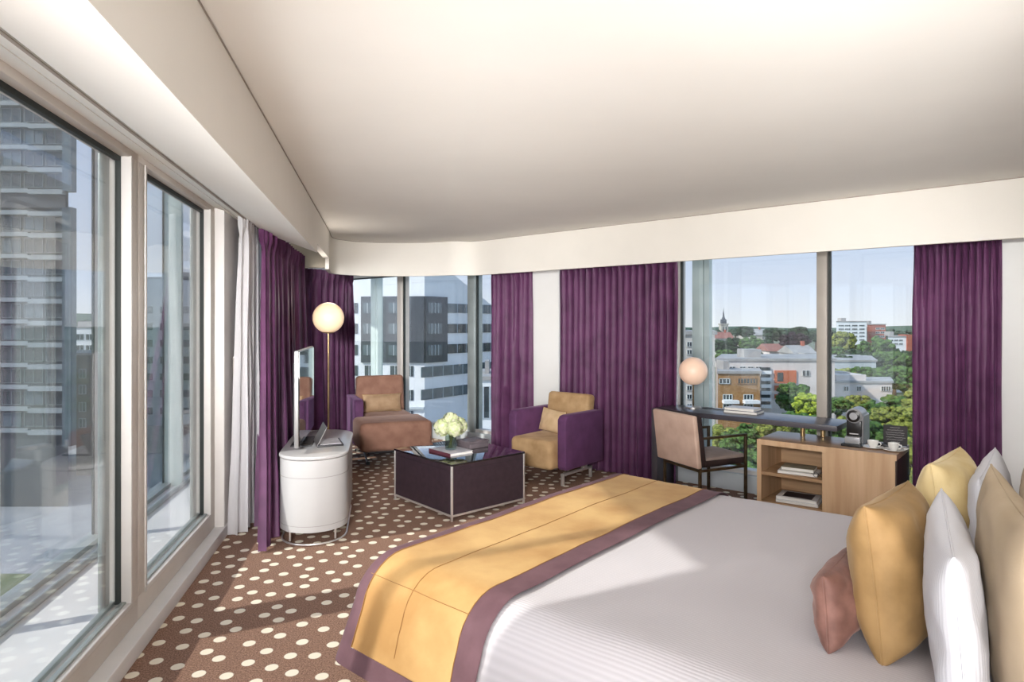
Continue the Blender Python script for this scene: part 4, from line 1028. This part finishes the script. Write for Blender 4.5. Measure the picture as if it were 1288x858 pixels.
for px, Y, yt, wd in ((1060, 120, 458, 40), (1085, 125, 456, 42), (1110, 120, 458, 44), (1140, 115, 456, 50), (1055, 80, 495, 36), (1078, 85, 492, 40), (1100, 80, 500, 40), (1130, 75, 492, 54), (1165, 70, 480, 60), (1120, 60, 505, 50), (1150, 52, 505, 60), (1195, 60, 490, 60)):
    tree(px, Y, yt, wd, ('mid', 'olive', 'mid')[px % 3], l3, G3, .85)
G4 = 'near trees below the desk'; l4 = 'near leafy tree seen below the desk through the window'
for i, (px, Y, yt, wd) in enumerate(((905, 48, 528, 60), (935, 46, 532, 60), (955, 50, 522, 60), (975, 45, 518, 50), (1000, 47, 512, 50), (1030, 45, 515, 60), (1060, 46, 518, 60), (1085, 44, 520, 60), (1110, 45, 525, 70), (890, 38, 560, 80), (925, 36, 565, 80), (960, 36, 560, 80), (1150, 40, 540, 90))):
    tree(px, Y, yt, wd, ('olive', 'mid', 'mid')[i % 3], l4, G4, .9)
for px, Y, yt, wd in ((96, 330, 402, 20), (108, 330, 400, 24), (124, 330, 399, 22), (140, 330, 401, 24), (160, 330, 400, 24)):
    tree(px, Y, yt, wd, 'haze', 'hazy tree on the horizon right of the tall tower', 'hazy trees beyond the tall tower', .6)
# ------------------------------------------------------------------ light, world, camera
w = bpy.data.worlds.new('sky'); bpy.context.scene.world = w; w.use_nodes = True; nt = w.node_tree
bg = nt.nodes['Background']; tc = nt.nodes.new('ShaderNodeTexCoord'); sp = nt.nodes.new('ShaderNodeSeparateXYZ'); cr = nt.nodes.new('ShaderNodeValToRGB')
nt.links.new(tc.outputs['Generated'], sp.inputs[0]); nt.links.new(sp.outputs['Z'], cr.inputs[0]); nt.links.new(cr.outputs[0], bg.inputs[0])
e = cr.color_ramp.elements; e[0].position = 0; e[0].color = lin((230, 233, 238)); e[1].position = .6; e[1].color = lin((140, 180, 226))
x = e.new(.06); x.color = lin((212, 222, 240)); x = e.new(.25); x.color = lin((188, 207, 240))
bg.inputs[1].default_value = 1.35
def sunlight():
    l = bpy.data.lights.new('sun', 'SUN'); l.energy = 5.0; l.angle = math.radians(1.2); l.color = (1.0, .95, .88)
    o = bpy.data.objects.new('sun', l); C.objects.link(o); el = math.radians(34); a = math.radians(26)
    d = Vector((math.cos(a)*math.cos(el), math.sin(a)*math.cos(el), -math.sin(el))); o.rotation_euler = d.to_track_quat('-Z', 'Y').to_euler()
sunlight()
def area(name, loc, target, sx, sy, e, col=(1, .99, .985), spread=180):
    l = bpy.data.lights.new(name, 'AREA'); l.shape = 'RECTANGLE'; l.size = sx; l.size_y = sy; l.energy = e; l.color = col; l.spread = math.radians(spread)
    o = bpy.data.objects.new(name, l); C.objects.link(o); o.location = loc
    o.rotation_euler = (Vector(target)-Vector(loc)).to_track_quat('-Z', 'Y').to_euler(); return o
area('window_side_light', L(-1.0, -2.2, 1.5), (1.2, 3.5, 1.4), 2.2, 1.8, 22)  # unseen fill behind the viewpoint, added to boost the skylight
area('rear_high_light', (-.75, -1.3, 2.1), (1.1, 6.4, 1.6), 1.0, .6, 24, spread=55)  # added fill out of view, brightens the back wall
area('rear_far_light', (-.55, -1.5, 2.2), (-1.6, 7.8, 1.4), .9, .6, 60, spread=40)  # added unseen fill aimed at the prow corner
area('rear_right_light', (-.75, -1.1, 2.25), (3.4, 4.4, 2.15), .8, .4, 30, spread=42)  # extra fill, added for the right fascia and curtain
area('rear_ceiling_bounce', W(.6, -.6, .8), (.0, 4.2, 2.6), 1.4, 1.4, 31)  # unseen upward fill added to brighten the ceiling
area('floor_lamp_uplight', (at(413, 6.72), 6.72, 1.85), (at(413, 6.72)+.35, 6.0, 2.6), .14, .14, 3, (1, .93, .84), 150)  # unseen upward panel over the globe, added to lift the far ceiling
area('rear_low_light', (-.8, -1.4, 1.0), (-.2, 6.2, 2.75), .8, .6, 11, spread=34)  # added low fill, grazes the far ceiling
area('rear_wide_bounce', (-.3, -1.0, .95), (2.0, 4.2, 2.75), .8, .8, 24, spread=60)  # direct fill out of view, added for the right ceiling
area('bedside_uplight', W(.12, .75, 1.40), W(-.15, 2.3, 2.7), .6, .4, 7, spread=130)  # no lamp stands here; unseen fill added for the ceiling over the bed
cam = bpy.data.cameras.new('camera'); co = bpy.data.objects.new('camera', cam); C.objects.link(co)
co.location = (0, 0, H); co.rotation_euler = (math.pi/2, 0, 0); cam.sensor_width = 36; cam.sensor_fit = 'HORIZONTAL'
cam.lens = F/1288*36; cam.shift_y = -22/1288; cam.clip_start = .05; cam.clip_end = 3000
sc = bpy.context.scene; sc.camera = co
sc.view_settings.view_transform = 'Standard'; sc.view_settings.exposure = 0.0
sc.cycles.max_bounces = 10; sc.cycles.diffuse_bounces = 5; sc.cycles.transparent_max_bounces = 16; sc.cycles.use_denoising = True
sc.cycles.sample_clamp_indirect = 6
